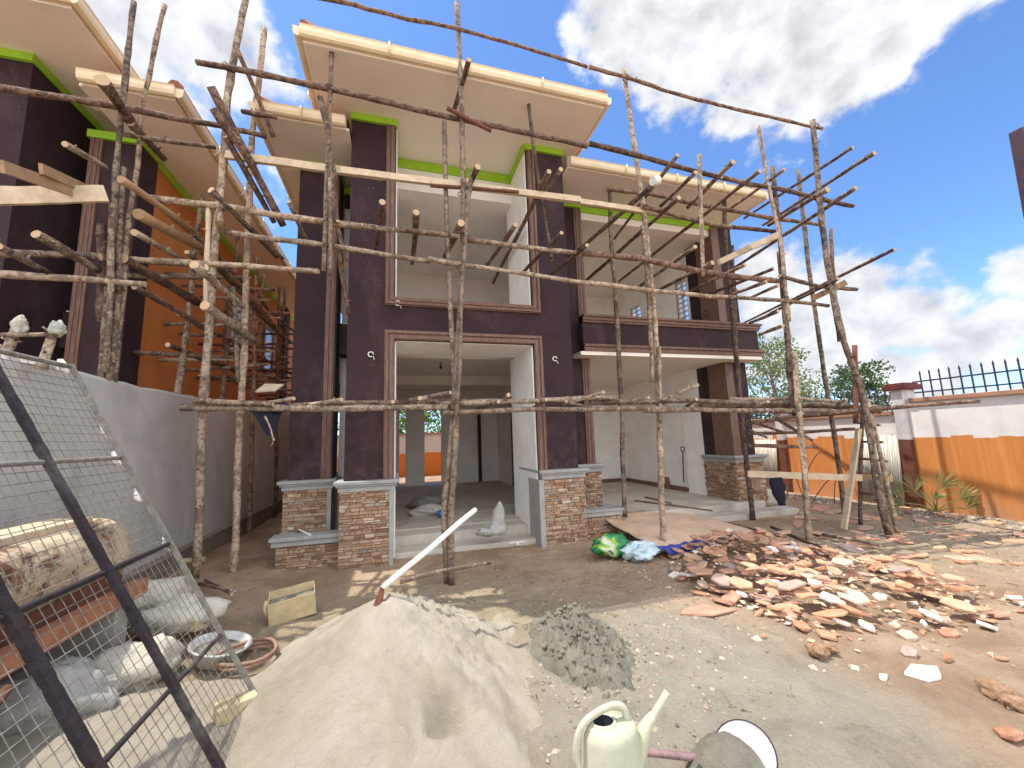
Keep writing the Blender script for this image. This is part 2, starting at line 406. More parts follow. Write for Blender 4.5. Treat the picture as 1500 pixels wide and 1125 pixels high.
def patch(cx, cy, rx, ry, soft, amp, sc):
    dx = t.math('DIVIDE', t.math('SUBTRACT', x, cx), rx); dy = t.math('DIVIDE', t.math('SUBTRACT', y, cy), ry)
    d = t.math('SQRT', t.math('ADD', t.math('MULTIPLY', dx, dx), t.math('MULTIPLY', dy, dy)))
    d = t.math('ADD', d, t.math('MULTIPLY', t.math('SUBTRACT', t.noise(sc, 9, .68, .3), .5), amp))
    mr = t.n('ShaderNodeMapRange', interpolation_type='SMOOTHSTEP'); t.l(d, mr.inputs[0])
    mr.inputs[1].default_value = 1+soft; mr.inputs[2].default_value = 1-soft; mr.inputs[3].default_value = 0; mr.inputs[4].default_value = 1
    return mr.outputs[0]
col = t.mix(patch(.1, 2.9, 1.9, 2.0, .25, .9, 1.9), soil, sandc)
col = t.mix(patch(1.75, 2.3, 1.15, 1.25, .35, .9, 2.1), col, mortc)
col = t.mix(t.math('MULTIPLY', patch(7.6, 3.9, 2.6, 1.1, .4, 1.4, 2.2), .7), col, sandc)
grit = t.noise(70, 8, .8); col = t.mix(.5, col, t.ramp(grit, [(.3, .62), (.62, 1.08)]), 'MULTIPLY')
speck = t.ramp(t.vor(38, 'F1', 'Distance'), [(.10, 1.0), (.17, 0.0)])
sel = t.ramp(t.noise(6, 3), [(.52, 0.0), (.6, .7)])
col = t.mix(t.math('MULTIPLY', speck, sel), col, (.62, .50, .40))
mx_ = t.math('ADD', t.noise(24, 12, .8), t.math('MULTIPLY', t.noise(6, 8, .7), 1.6))
soil_m = t.done(col, mx_, .85, .05)
me.materials.append(soil_m)
g = bpy.data.objects.new('ground', me); COL.objects.link(g); g['kind'] = 'structure'

# ------------------------------------------------------------------ houses
def cladding(mb, x0, x1, z0, z1, yf, nrm='y', M=None):
    """rows of split stone bricks standing proud of a face"""
    z = z0
    while z < z1-.008:
        h = min(random.uniform(.020, .052), z1-z)
        x = x0
        while x < x1-.01:
            w = min(random.uniform(.035, .17), x1-x)
            if x1-(x+w) < .03: w = x1-x
            d = random.uniform(.003, .038)
            g_ = .0035
            if nrm == 'y': mb.box(x+g_, x+w-g_, yf-d, yf+.01, z+g_, z+h-g_, M)
            else: mb.box(yf-d, yf+.01, x+g_, x+w-g_, z+g_, z+h-g_, M)
            x += w
        z += h

def house(mirror, root):
    A = -5.13
    RX0, RY0, WX0, GX1, LPY = (-1.56, 5.0, -2.33, -1.36, 7.4) if mirror else (-1.17, 4.78, -1.86, -.75, 6.9)
    def X(x): return A-x if mirror else x
    def B(mb, x0, x1, y0, y1, z0, z1, c=None):
        mb.box(X(x0), X(x1), y0, y1, z0, z1, None, c)
    def part(name, mat, boxes, parent=root, bevel=0, label=None):
        m = MB()
        for b in boxes: B(m, *b)
        return m.build(name, mat, parent, bevel, label)
    MM = Matrix(((-1, 0, 0, A), (0, 1, 0, 0), (0, 0, 1, 0), (0, 0, 0, 1))) if mirror else None
    # --- pillars: body, brown edge trim, cap and stone foot
    def cap(x0, x1, y0, y1, z, parent):
        m = MB()
        B(m, x0-.02, x1+.02, y0-.02, y1, z-.14, z-.075); B(m, x0-.045, x1+.045, y0-.045, y1, z-.075, z-.045); B(m, x0-.07, x1+.07, y0-.07, y1, z-.045, z)
        return m.build('pillar_cap', CAPST, parent, .006)
    def foot(x0, x1, y0, y1, zt, parent, z0=-.12, rightstrip=True, leftside=False):
        m = MB(); xs = x1-.055 if rightstrip else x1
        B(m, x0+.012, xs, y0+.012, y1, z0, zt)
        core = m.build('stone_foot', MORT, parent)
        m = MB(); cladding(m, x0, xs, z0+.1, zt, y0+.012, 'y', MM)
        if leftside: cladding(m, y0, y1, z0+.1, zt, x0+.012, 'x', MM)
        m.build('stone_cladding', STONE, core)
        if rightstrip: part('corner_strip', CAPST, [(x1-.055, x1, y0-.02, y1, z0, zt)], core)
        return core
    def pillar(x0, x1, y0, y1, ztop, trim=None, strip=True, leftside=False, fx=None):
        p = part('pillar', PURPLE, [(x0, x1, y0, y1, 1.08, ztop)], bevel=.004)
        if trim:
            m = MB()
            for (a, b) in trim:
                B(m, a, b, y0-.035, y0+.1, 1.08, ztop-.02); w = b-a
                B(m, a+w*.22, a+w*.45, y0-.05, y0, 1.08, ztop-.02); B(m, a+w*.62, a+w*.86, y0-.05, y0, 1.08, ztop-.02)
            m.build('pillar_trim', BROWN, p, .005)
        fx0, fx1 = fx or (x0, x1)
        cap(fx0, fx1, y0-.06, y1, 1.10, p); foot(fx0, fx1, y0-.06, y1, .96, p, leftside=leftside, rightstrip=strip)
        part('green_band', GREEN, [(x0-.02, x1+.02, y0-.045, y1, ztop-.015, ztop+.10)], p)
        return p
    # main pillars either side of the tall bay
    pl = pillar(-.70, -.06, 5.8, LPY, 6.47, None, fx=(-.74, -.06))
    pr = pillar(2.06, 2.72, 5.8, 6.75, 6.47, None, strip=False, fx=(2.10, 2.78))
    part('corner_strip', CAPST, [(2.02, 2.098, 5.70, 6.2, -.1, .96)], pr)
    part('white_reveal', WHITE, [(2.035, 2.058, 5.84, 7.1, .05, 3.05), (2.035, 2.058, 5.84, 7.0, 3.62, 6.46)], pr)
    part('white_reveal', WHITE, [(-.058, -.04, 5.84, 7.0, .05, 3.05), (-.058, -.04, 5.84, 7.0, 3.62, 6.46)], pl)
    # frames round the two openings (profiled brown moulding)
    def frame(name, x0, x1, z0, z1, w, y, bottom):
        m = MB()
        for (o, i, d) in ((0, 1, .03), (.12, .38, .055), (.55, .92, .045)):
            a, b = w*o, w*i
            B(m, x0+a, x0+b, y-d, y+.03, z0+(a if bottom else 0), z1-a*(0 if bottom else 1))
            B(m, x1-b, x1-a, y-d, y+.03, z0+(a if bottom else 0), z1-a*(0 if bottom else 1))
            if bottom: B(m, x0+b, x1-b, y-d+.001, y+.03, z0+a, z0+b)
            else: B(m, x0+b, x1-b, y-d+.001, y+.03, z1-b, z1-a)
        return m.build(name, BROWN, root, .003)
    frame('lower_opening_frame', -.20, 2.20, 1.10, 3.20, .14, 5.80, False)
    frame('upper_opening_frame', -.20, 2.20, 3.57, 6.45, .13, 5.80, True)
    part('lintel_band', PURPLE, [(-.06, 2.06, 5.802, 6.0, 3.06, 3.66)])
    part('lintel_soffit', WHITE, [(-.04, 2.035, 5.85, 6.75, 3.045, 3.062)])
    part('upper_sill', BROWN, [(-.06, 2.06, 5.78, 5.92, 3.662, 3.70)])
    # beam and green band at the back of the upper recess, soffit above
    part('upper_beam', WHITE, [(-.04, 2.035, 6.66, 6.9, 6.0, 6.40)])
    part('green_band', GREEN, [(-.04, 2.03, 6.62, 6.9, 6.402, 6.555), (2.0, 2.034, 5.80, 6.62, 6.43, 6.555)])
    # intermediate slab, ceilings, floors
    part('floor_slab', FLOORC, [(-.04, 2.03, 6.38, 6.75, -.1, .20), (-.70, 3.2, 6.75, 14.0, -.1, .22)])
    part('entrance_step', FLOORC, [(-.06, 2.03, 5.95, 6.38, -.1, .07)], bevel=.02)
    part('intermediate_slab', ROOMC, [(-.70, 3.2, 6.75, 14.0, 3.25, 3.5), (-.06, 2.06, 6.0, 6.75, 3.063, 3.6), (-1.4, -.70, 6.75, 14, 3.1, 3.55)])
    part('ceiling_beam', ROOMC, [(-.7, 3.2, 10.2, 10.45, 3.02, 3.25)]); part('ceiling_beam', ROOMC, [(-.7, 3.2, 7.4, 7.5, 3.14, 3.25)])
    part('upper_ceiling', ROOMC, [(-.7, 6.6, 6.9, 14.0, 6.0, 6.05)])
    # room walls, ground floor back wall with doorway and side light
    part('back_wall', ROOMC, [(-1.4, .03, 13.0, 13.15, .2, 3.25), (.22, .80, 13.0, 13.15, .2, 3.25), (.03, .22, 13, 13.15, 2.6, 3.25),
                              (.80, 1.35, 13.0, 13.15, 2.62, 3.25), (1.35, 6.6, 13.0, 13.15, .2, 3.25), (-1.4, 6.6, 13.0, 13.15, 3.5, 5.98)])
    part('room_partition', ROOMC, [(3.2, 3.35, 7.2, 13.0, .2, 3.25), (3.2, 3.35, 7.2, 13.0, 3.5, 5.9), (-.7, 3.2, 10.3, 10.4, 3.5, 6.0)])
    part('inner_doorway', DARKW, [(2.52, 2.62, 12.9, 12.99, .22, 2.6), (3.19, 3.199, 11.0, 11.3, .22, 2.6)])
    part('bed_panel', DARKW, [(1.75, 2.6, 10.2, 10.29, 3.5, 4.75)])
    m = MB(); p = Vector((X(.85), 8.3, 3.25)); m.tube([p, p-Vector((0, 0, .10))], .012, 6); m.lathe([(.0, -.16), (.028, -.15), (.03, -.10), (.0, -.09)], 10, Matrix.Translation(p))
    m.build('ceiling_lamp_holder', DARKW, root)
    # left strip: back column, recessed white wall, purple slab edge
    pillar(-1.53, -.93, 6.45, 6.85, 6.0, [(-1.09, -.95)], fx=(-1.56, -.93))
    part('side_front_wall', WHITE, [(-.93, -.70, 7.0, 7.15, .2, 3.02), (-.93, -.70, 7.0, 7.15, 3.52, 5.70)]); part('gable_infill', CREAM, [(-1.40, -.70, 7.16, 7.22, 6.12, 6.56)])
    part('side_slab_edge', PURPLE, [(-.93, -.70, 6.7, 7.15, 3.02, 3.52)]); part('side_slab_edge', PURPLE, [(-.93, -.70, 6.9, 7.15, 5.70, 5.90)])
    part('green_band', GREEN, [(-.93, -.70, 6.85, 7.15, 5.90, 6.02)])
    pw = part('planter_wall', MORT, [(-1.50, -.75, 6.0, 6.12, -.12, .30), (-1.50, -1.40, 6.12, 6.42, -.12, .30)])
    m = MB(); cladding(m, -1.52, -.75, -.02, .30, 6.0, 'y', MM); m.build('stone_cladding', STONE, pw)
    m = MB(); B(m, -1.57, -.75, 5.95, 6.16, .30, .37); B(m, -1.59, -.75, 5.92, 6.18, .37, .42); B(m, -1.57, -1.36, 6.16, 6.44, .30, .40)
    m.build('planter_cap', CAPST, pw, .006)
    # right wing: inner column, corner column, balcony
    pillar(2.76, 3.38, 6.5, 7.2, 6.0, [(3.22, 3.38)], strip=False, fx=(2.9, 3.46))
    pw = part('planter_wall', MORT, [(2.82, 3.5, 6.0, 6.12, -.12, .30)])
    m = MB(); cladding(m, 2.82, 3.5, -.02, .30, 6.0, 'y', MM); m.build('stone_cladding', STONE, pw)
    m = MB(); B(m, 2.80, 3.55, 5.94, 6.17, .30, .37); B(m, 2.80, 3.57, 5.92, 6.19, .37, .41); B(m, 3.38, 3.57, 6.19, 6.45, .30, .40)
    m.build('planter_cap', CAPST, pw, .006)
    pc = pillar(6.46, 7.0, 6.5, 7.3, 6.0, None, strip=False, leftside=True, fx=(6.42, 7.12))
    part('pillar_trim', BROWN, [(6.43, 6.62, 6.46, 6.58, 1.08, 5.98), (6.43, 6.46, 6.58, 6.95, 1.08, 5.98)], pc, .004)
    part('balcony_slab', CREAM, [(3.06, 7.08, 6.16, 10.6, 3.0, 3.065)])
    bp = part('balcony_parapet', PURPLE, [(3.14, 7.08, 6.2, 6.34, 3.066, 3.73), (6.94, 7.08, 6.34, 7.3, 3.066, 3.73)])
    m = MB()
    for (z0, z1, d) in ((3.068, 3.12, .055), (3.12, 3.155, .035), (3.155, 3.20, .06), (3.60, 3.64, .03), (3.64, 3.70, .05), (3.70, 3.745, .075)):
        B(m, 3.14, 7.08+d, 6.2-d, 6.36, z0, z1); B(m, 6.92, 7.08+d, 6.36, 7.3, z0, z1)
    m.build('parapet_moulding', BROWN, bp, .004)
    part('porch_floor', FLOORC, [(3.30, 6.9, 6.30, 10.6, -.1, .22), (3.46, 7.3, 5.95, 6.30, -.1, .10)], bevel=.015)
    part('porch_back_wall', WHITE, [(3.35, 6.6, 10.6, 10.75, .2, 3.0), (3.35, 6.6, 10.6, 10.75, 3.07, 5.9)])
    # side wall with tall louvre windows on the upper floor
    part('porch_side_wall', WHITE, [(6.50, 6.68, 7.0, 13.15, .2, 3.0), (6.50, 6.68, 7.0, 13.15, 3.066, 4.0), (6.50, 6.68, 7.0, 13.15, 5.25, 5.9),
                                    (6.50, 6.68, 7.0, 7.42, 4.0, 5.25), (6.50, 6.68, 7.80, 9.25, 4.0, 5.25), (6.50, 6.68, 9.75, 13.15, 4.0, 5.25), (6.46, 6.5, 7.3, 7.9, .22, 3.0)])
    for (a, b) in ((7.42, 7.80), (9.25, 9.75)):
        w = part('louvre_window', WHITE, [(6.52, 6.74, a, a+.02, 4.0, 5.25), (6.52, 6.74, b-.02, b, 4.0, 5.25), (6.52, 6.74, a+.02, b-.02, 4.0, 4.02), (6.52, 6.74, a+.02, b-.02, 5.23, 5.25)])
        m = MB()
        for k in range(10): B(m, 6.52, 6.575, a, b, 4.06+k*.125, 4.075+k*.125)
        B(m, 6.52, 6.57, a, a+.03, 4.0, 5.25); B(m, 6.52, 6.57, b-.03, b, 4.0, 5.25); B(m, 6.52, 6.57, (a+b)/2-.01, (a+b)/2+.01, 4.0, 5.25)
        m.build('louvre_bars', simple('grey_louvre', (.40, .41, .42), .1, .5, 8), w)
    part('balcony_beam', CREAM, [(3.38, 6.46, 6.52, 6.8, 5.78, 5.93)])
    part('green_band', GREEN, [(3.38, 6.46, 6.48, 6.52, 5.92, 6.04)])
    part('balcony_ceiling', CREAM, [(3.35, 6.5, 6.8, 10.6, 5.84, 5.9)])
    part('skirting', BROWN, [(3.36, 6.49, 10.56, 10.6, .22, .32), (6.455, 6.5, 7.95, 10.56, .22, .32)])
    # exterior side walls (orange) and rear
    side = part('side_wall', ORANGE, [(-1.50, -1.40, 6.80, 15.5, -.1, 6.03)]) if mirror else part('side_wall', ORANGE, [(-1.50, -1.40, 6.80, 7.5, -.1, 6.03), (-1.50, -1.40, 7.5, 12.6, -.1, .9), (-1.50, -1.40, 7.5, 12.6, 2.7, 4.3), (-1.50, -1.40, 7.5, 12.6, 5.8, 6.03), (-1.50, -1.40, 12.6, 15.5, -.1, 6.03),
                    (-1.50, -1.40, 9.6, 10.2, .9, 2.7), (-1.50, -1.40, 9.6, 10.2, 4.3, 5.8)])
    part('side_wall', ORANGE, [(6.69, 6.76, 7.3, 15.5, -.1, 4.0), (6.69, 6.76, 7.3, 15.5, 5.25, 6.03), (6.69, 6.76, 7.3, 7.42, 4.0, 5.25), (6.69, 6.76, 7.80, 9.25, 4.0, 5.25), (6.69, 6.76, 9.75, 15.5, 4.0, 5.25)])
    part('rear_wall', ORANGE, [(-1.38, .03, 13.2, 13.3, -.1, 6.03), (.03, 1.35, 13.2, 13.3, 2.65, 6.03), (1.35, 6.69, 13.2, 13.3, -.1, 6.03), (.22, .8, 13.2, 13.3, -.1, 2.65)])
    part('green_band', GREEN, [(-1.53, -1.50, 6.85, 15.5, 5.94, 6.06)], side)
    for (a, b, z0, z1) in ((9.7, 10.55, 3.75, 4.9), (12.2, 12.9, 3.75, 4.9), (9.9, 10.5, 1.2, 2.4)) if mirror else ():
        w = part('window', BROWN, [(-1.55, -1.50, a-.1, b+.1, z0-.1, z0), (-1.55, -1.50, a-.1, b+.1, z1, z1+.1), (-1.55, -1.50, a-.1, a, z0, z1), (-1.55, -1.50, b, b+.1, z0, z1)])
        part('pane', GLASSY, [(-1.52, -1.505, a, b, z0, z1)], w)
    part('rear_pillar', PURPLE, [(-1.62, -1.1, 13.8, 14.3, -.1, 6.03)])
    # roofs
    def hip(name, x0, x1, y0, y1, z, rise, over=0.0):
        hx = min((x1-x0), (y1-y0))/2
        m = MB(); a = [(x0, y0, z), (x1, y0, z), (x1, y1, z), (x0, y1, z)]
        if (x1-x0) < (y1-y0): r = [((x0+x1)/2, y0+hx, z+rise), ((x0+x1)/2, y1-hx, z+rise)]; fs = [(0, 1, 4), (1, 2, 5, 4), (2, 3, 5), (3, 0, 4, 5)]
        else: r = [(x0+hx, (y0+y1)/2, z+rise), (x1-hx, (y0+y1)/2, z+rise)]; fs = [(0, 1, 5, 4), (1, 2, 5), (2, 3, 4, 5), (3, 0, 4)]
        V = [(X(p[0]), p[1], p[2]) for p in a+r]; m.add(V, fs+[(3, 2, 1, 0)])
        # hip ridge tiles
        for (s_, e_) in ((0, 4), (1, 4 if (x1-x0) < (y1-y0) else 5), (4, 5)):
            P, Q = Vector(V[s_]), Vector(V[e_]); n_ = max(2, int((Q-P).length/.33))
            for k in range(n_):
                u = P.lerp(Q, k/n_); v_ = P.lerp(Q, (k+1.12)/n_); m.tube([u+Vector((0, 0, .02)), v_+Vector((0, 0, .05))], [.085, .07], 8)
        return m.build(name, TILE, root)
    def gutterline(m, pts, parent=None):
        for (p, q) in pts:
            P = Vector((X(p[0]), p[1], p[2])); Q = Vector((X(q[0]), q[1], q[2])); d = (Q-P).normalized()
            nrm_ = Vector((d.y, -d.x, 0)); prof = [(0, .09), (0, .0), (.02, -.03), (.055, -.042), (.085, -.025), (.10, .015), (.10, .07), (.112, .088), (.09, .088)]
            # outward side must face away from the roof centre
            c_ = Vector((X((-1.2+3.0)/2 if p[2] > 6.4 else 2.6), 9, 0))
            if (P+nrm_-c_).length < (P-nrm_-c_).length: nrm_ = -nrm_
            vs_ = [P+nrm_*a+Vector((0, 0, b)) for a, b in prof]+[Q+nrm_*a+Vector((0, 0, b)) for a, b in prof]; k = len(prof)
            m.add(vs_, [(i, i+1, k+i+1, k+i) for i in range(k-1)]+[tuple(range(k)), tuple(range(k, 2*k))], None, False)
            L = (Q-P).length; nb = int(L/1.1)
            for i in range(1, nb+1):
                c = P.lerp(Q, i/(nb+1)); r_ = .012
                m.tube([c+nrm_*.0+Vector((0, 0, -.02)), c+nrm_*.06+Vector((0, 0, -.062)), c+nrm_*.115+Vector((0, 0, -.0)), c+nrm_*.122+Vector((0, 0, .1))], r_, 5)
    r1 = hip('main_roof', RX0, 3.0, RY0, 12.6, 6.74, 1.15)
    part('main_soffit', CREAM, [(RX0+.02, 2.98, RY0+.04, 12.6, 6.56, 6.60)], r1)
    part('fascia', CREAM, [(RX0, 3.0, RY0, RY0+.04, 6.55, 6.73), (RX0, RX0+.04, RY0+.04, 12.6, 6.55, 6.73), (2.96, 3.0, RY0+.04, 12.6, 6.55, 6.73)], r1)
    part('clerestory_wall', CREAM, [(-.68, 2.70, 7.12, 12, 6.06, 6.56)], r1)
    m = MB(); gutterline(m, [((RX0-.02, RY0, 6.61), (3.02, RY0, 6.61)), ((RX0, RY0-.06, 6.61), (RX0, 12.6, 6.61)), ((3.0, RY0-.06, 6.61), (3.0, 12.6, 6.61))])
    m.build('gutter', GUTTER, r1)
    r2 = hip('wing_roof', -1.66, 6.88, 5.55, 15.9, 6.24, 1.3) if False else None
    # the wing roof is two pieces, either side of the tall bay
    m = MB()
    V = lambda *L: [(X(a), b, c) for a, b, c in L]
    m.add(V((2.98, 5.55, 6.24), (6.88, 5.55, 6.24), (6.88, 15.9, 6.24), (2.98, 15.9, 6.24), (2.98, 8.6, 7.35), (3.6, 8.6, 7.35), (3.6, 13, 7.35), (2.98, 13, 7.35)),
          [(0, 1, 5, 4), (1, 2, 6, 5), (2, 3, 7, 6), (4, 5, 6, 7)])
    m.add(V((WX0, 5.55, 6.24), (GX1+.03, 5.55, 6.24), (GX1+.03, 15.9, 6.24), (WX0, 15.9, 6.24), (GX1+.03, 6.6, 6.5), (GX1+.03, 15, 6.5)), [(0, 1, 4), (0, 4, 5, 3), (3, 5, 2)])
    for (P, Q) in (((6.88, 5.55, 6.24), (3.6, 8.6, 7.35)), ((WX0, 5.55, 6.24), (GX1, 6.6, 6.5))):
        P, Q = Vector((X(P[0]),)+P[1:]), Vector((X(Q[0]),)+Q[1:]); n_ = int((Q-P).length/.33)
        for k in range(n_): m.tube([P.lerp(Q, k/n_)+Vector((0, 0, .02)), P.lerp(Q, (k+1.12)/n_)+Vector((0, 0, .06))], [.09, .075], 8)
    r2 = m.build('wing_roof', TILE, root)
    part('wing_soffit', CREAM, [(2.73, 6.86, 5.58, 7.3, 6.08, 6.12), (6.76, 6.86, 7.3, 15.9, 6.08, 6.12), (WX0+.02, GX1+.04, 5.58, 7.1, 6.08, 6.12), (WX0+.02, -1.40, 7.1, 15.9, 6.08, 6.12)], r2)
    part('wing_fascia', CREAM, [(2.73, 6.88, 5.55, 5.58, 6.07, 6.23), (6.84, 6.88, 5.58, 15.9, 6.07, 6.23), (WX0, GX1, 5.55, 5.58, 6.07, 6.23), (WX0, WX0+.02, 5.58, 15.9, 6.07, 6.23)], r2)
    m = MB(); gutterline(m, [((2.73, 5.55, 6.12), (6.90, 5.55, 6.12)), ((WX0-.02, 5.55, 6.12), (GX1, 5.55, 6.12)), ((WX0, 5.5, 6.12), (WX0, 15.9, 6.12)), ((6.88, 5.5, 6.12), (6.88, 15.9, 6.12))])
    m.build('gutter', GUTTER, r2)
    m = MB()
    m.tube([(X(2.9), 5.9, 6.60), (X(2.9), 5.9, 6.45), (X(2.95), 6.0, 6.36), (X(2.98), 6.0, 6.2)], .045, 10)
    m.tube([(X(-1.1), 6.0, 6.60), (X(-1.1), 6.0, 6.45), (X(-1.15), 6.1, 6.40), (X(-1.18), 6.1, 6.2)], .045, 10)
    m.build('downpipe', PLASTW, r1)
    # conduit ends sticking out of the plaster for wall lamps
    for (x_, z_) in ((-.38, 2.83), (2.40, 2.83), (-.02, 3.60)) if not mirror else ():
        m = MB(); c = Vector((X(x_), 5.78, z_)); pts = [c+Vector((.035*cos(a), -.01, .035*sin(a))) for a in [i*pi/6 for i in range(11)]]
        m.tube(pts, .009, 6); m.tube([c+Vector((.03, 0, -.02)), c+Vector((.05, -.02, -.08))], .005, 5)
        m.build('conduit_loop', PLASTW, root)
    m = MB(); c = Vector((X(3.9), 8.5, 3.0)); m.tube([c, c-Vector((0, 0, .08)), c-Vector((.02, 0, .16))], .014, 6); m.build('ceiling_lamp_holder', DARKW, root)

h1 = empty('house', (0, 0, 0), 'unfinished two-storey house, dark purple pillars on stone feet, behind the front scaffold', 'house')
house(False, h1)
h2 = empty('house', (0, 0, 0), 'neighbouring unfinished house with orange side wall, rising behind the grey boundary wall', 'house')
house(True, h2)

# ------------------------------------------------------------------ boundary walls
bw = empty('boundary_wall', (0, 0, 0), 'plain grey cement-rendered boundary wall between the two houses', 'wall')
m = MB(); seg = 60; vs = []; y0, y1 = 0.5, 17
for i in range(seg+1):
    y = y0+(y1-y0)*i/seg; zt = 2.32+.045*noise.noise((y*1.3, 4, 0))+.02*noise.noise((y*6, 2, 0))+max(0, (y-8)*.03)
    vs += [(-2.8, y, -.2), (-2.8, y, zt-.02), (-2.83, y, zt+random.uniform(0, .02)), (-2.95, y, zt), (-2.98, y, zt-.02), (-2.98, y, -.2)]
fs = []
for i in range(seg):
    for k in range(5): fs.append((i*6+k, i*6+k+1, (i+1)*6+k+1, (i+1)*6+k))
m.add(vs, fs+[tuple(range(6))]); m.build('wall_body', CEMENT, bw)
m = MB(); m.box(-2.8, -2.72, 0.5, 17, -.2, .26); m.box(-2.8, -2.70, .5, 17, .26, .30); m.build('wall_plinth', simple('plinth_cement', (.24, .20, .165), .3, .9, 3, .6, 20, .01), bw, .01)

rw = empty('boundary_wall', (9.5, 5, 0), 'white boundary wall with ragged orange paint below and brown coping, on the right', 'wall')
m = MB(); m.box(9.5, 9.68, -6, 5.25, -.2, 2.02); m.box(9.5, 9.68, 5.45, 22, -.2, 1.80); m.build('wall_body', RWALL, rw)
m = MB(); m.box(9.44, 9.74, -6, 5.2, 2.02, 2.10); m.box(9.44, 9.74, 5.5, 22, 1.80, 1.88); m.build('coping', COPING, rw, .01)
for y in (0.1, 2.7, 5.35, 7.95, 10.6, 13.2, 15.8, 18.4):
    top = 2.28 if y < 6 else 2.0
    m = MB(); m.box(9.41, 9.78, y-.09, y+.09, -.2, top); p = m.build('pillar', RPILL, rw)
    m = MB(); m.box(9.34, 9.84, y-.19, y+.19, top, top+.10); m.box(9.37, 9.81, y-.16, y+.16, top+.10, top+.13); m.build('pillar_cap', COPD, p, .01)
def spikefence(ya, yb, zb, label):
    e = empty('spiked_railing', (9.59, ya, zb), label, 'railing', 'spiked railings on the right wall')
    m = MB(); 
    for h in (.09, .30): m.box(9.58, 9.605, ya, yb, zb+h, zb+h+.025)
    m.build('rail', METAL, e)
    m = MB(); y = ya+.08
    while y < yb:
        m.box(9.585, 9.60, y-.01, y+.01, zb, zb+.46); m.add([(9.58, y-.015, zb+.46), (9.605, y-.015, zb+.46), (9.605, y+.015, zb+.46), (9.58, y+.015, zb+.46), (9.592, y, zb+.53)], [(0, 1, 4), (1, 2, 4), (2, 3, 4), (3, 0, 4)])
        y += .14
    m.build('spikes', METAL, e)
spikefence(2.85, 5.16, 2.10, 'blue-black spiked railing on the nearer, higher stretch of the right wall')
spikefence(5.56, 7.8, 1.88, 'spiked railing on the lower wall just beyond the brown-capped pillar')
spikefence(8.1, 10.45, 1.88, 'spiked railing on the farther wall, seen beyond the second wall pillar')
bk = empty('boundary_wall', (0, 19, 0), 'distant rear wall, white above orange, seen through the back doorway of the house', 'wall')
m = MB(); m.box(-12, 9.4, 19, 19.2, -.2, 1.9)
t = NT('rear_wall_paint', .85); zz = t.xyz()[2]
mm = t.math('LESS_THAN', zz, t.math('ADD', .95, t.math('MULTIPLY', t.noise(2), .2)))
m.build('wall_body', t.done(t.mix(mm, (.6, .56, .5), (.62, .19, .03))), bk)
m = MB(); m.box(-12, 9.4, 18.95, 19.25, 1.9, 1.97); m.build('coping', COPING, bk)

# ------------------------------------------------------------------ poles
def pole_pts(P, r0, r1, bend=.02, sub=None):
    P = [Vector(p) for p in P]; L = sum((P[i+1]-P[i]).length for i in range(len(P)-1)); k = sub or max(4, int(L/.16))
    # resample
    out_ = []; seg_ = [(P[i+1]-P[i]).length for i in range(len(P)-1)]; s0 = random.random()*50
    for i in range(k+1):
        d = L*i/k; j = 0
        while j < len(seg_)-1 and d > seg_[j]: d -= seg_[j]; j += 1
        p = P[j].lerp(P[j+1], min(1, d/max(seg_[j], 1e-6)))
        a = L*i/k
        p = p+Vector((noise.noise((a*.9, s0, 0)), noise.noise((a*.9, s0+9, 0)), noise.noise((a*.9, s0+19, 0))))*bend \
            + Vector((noise.noise((a*5, s0, 3)), noise.noise((a*5, s0+9, 3)), noise.noise((a*5, s0+19, 3))))*bend*.35
        out_.append(p)
    R = [(r0+(r1-r0)*i/k)*(1+.16*noise.noise((i*1.7, s0, 7))+(.16 if random.random() < .12 else 0)) for i in range(k+1)]
    return out_, R
def add_pole(mb, P, r0, r1, bend=.02, n=9):
    r0 *= .83; r1 *= .83
    pts, R = pole_pts(P, r0, r1, bend); mb.tube(pts, R, n, jit=.09)
    if r0 > .02:
        for _ in range(random.choice((1, 2, 3))):   # a few cut side-twig stubs
            i = random.randrange(1, len(pts)-1); d = Vector((random.uniform(-1, 1), random.uniform(-1, 1), random.uniform(-.2, 1))).normalized()
            mb.tube([pts[i], pts[i]+d*(R[i]+random.uniform(.015, .05))], [R[i]*.35, R[i]*.22], 5)

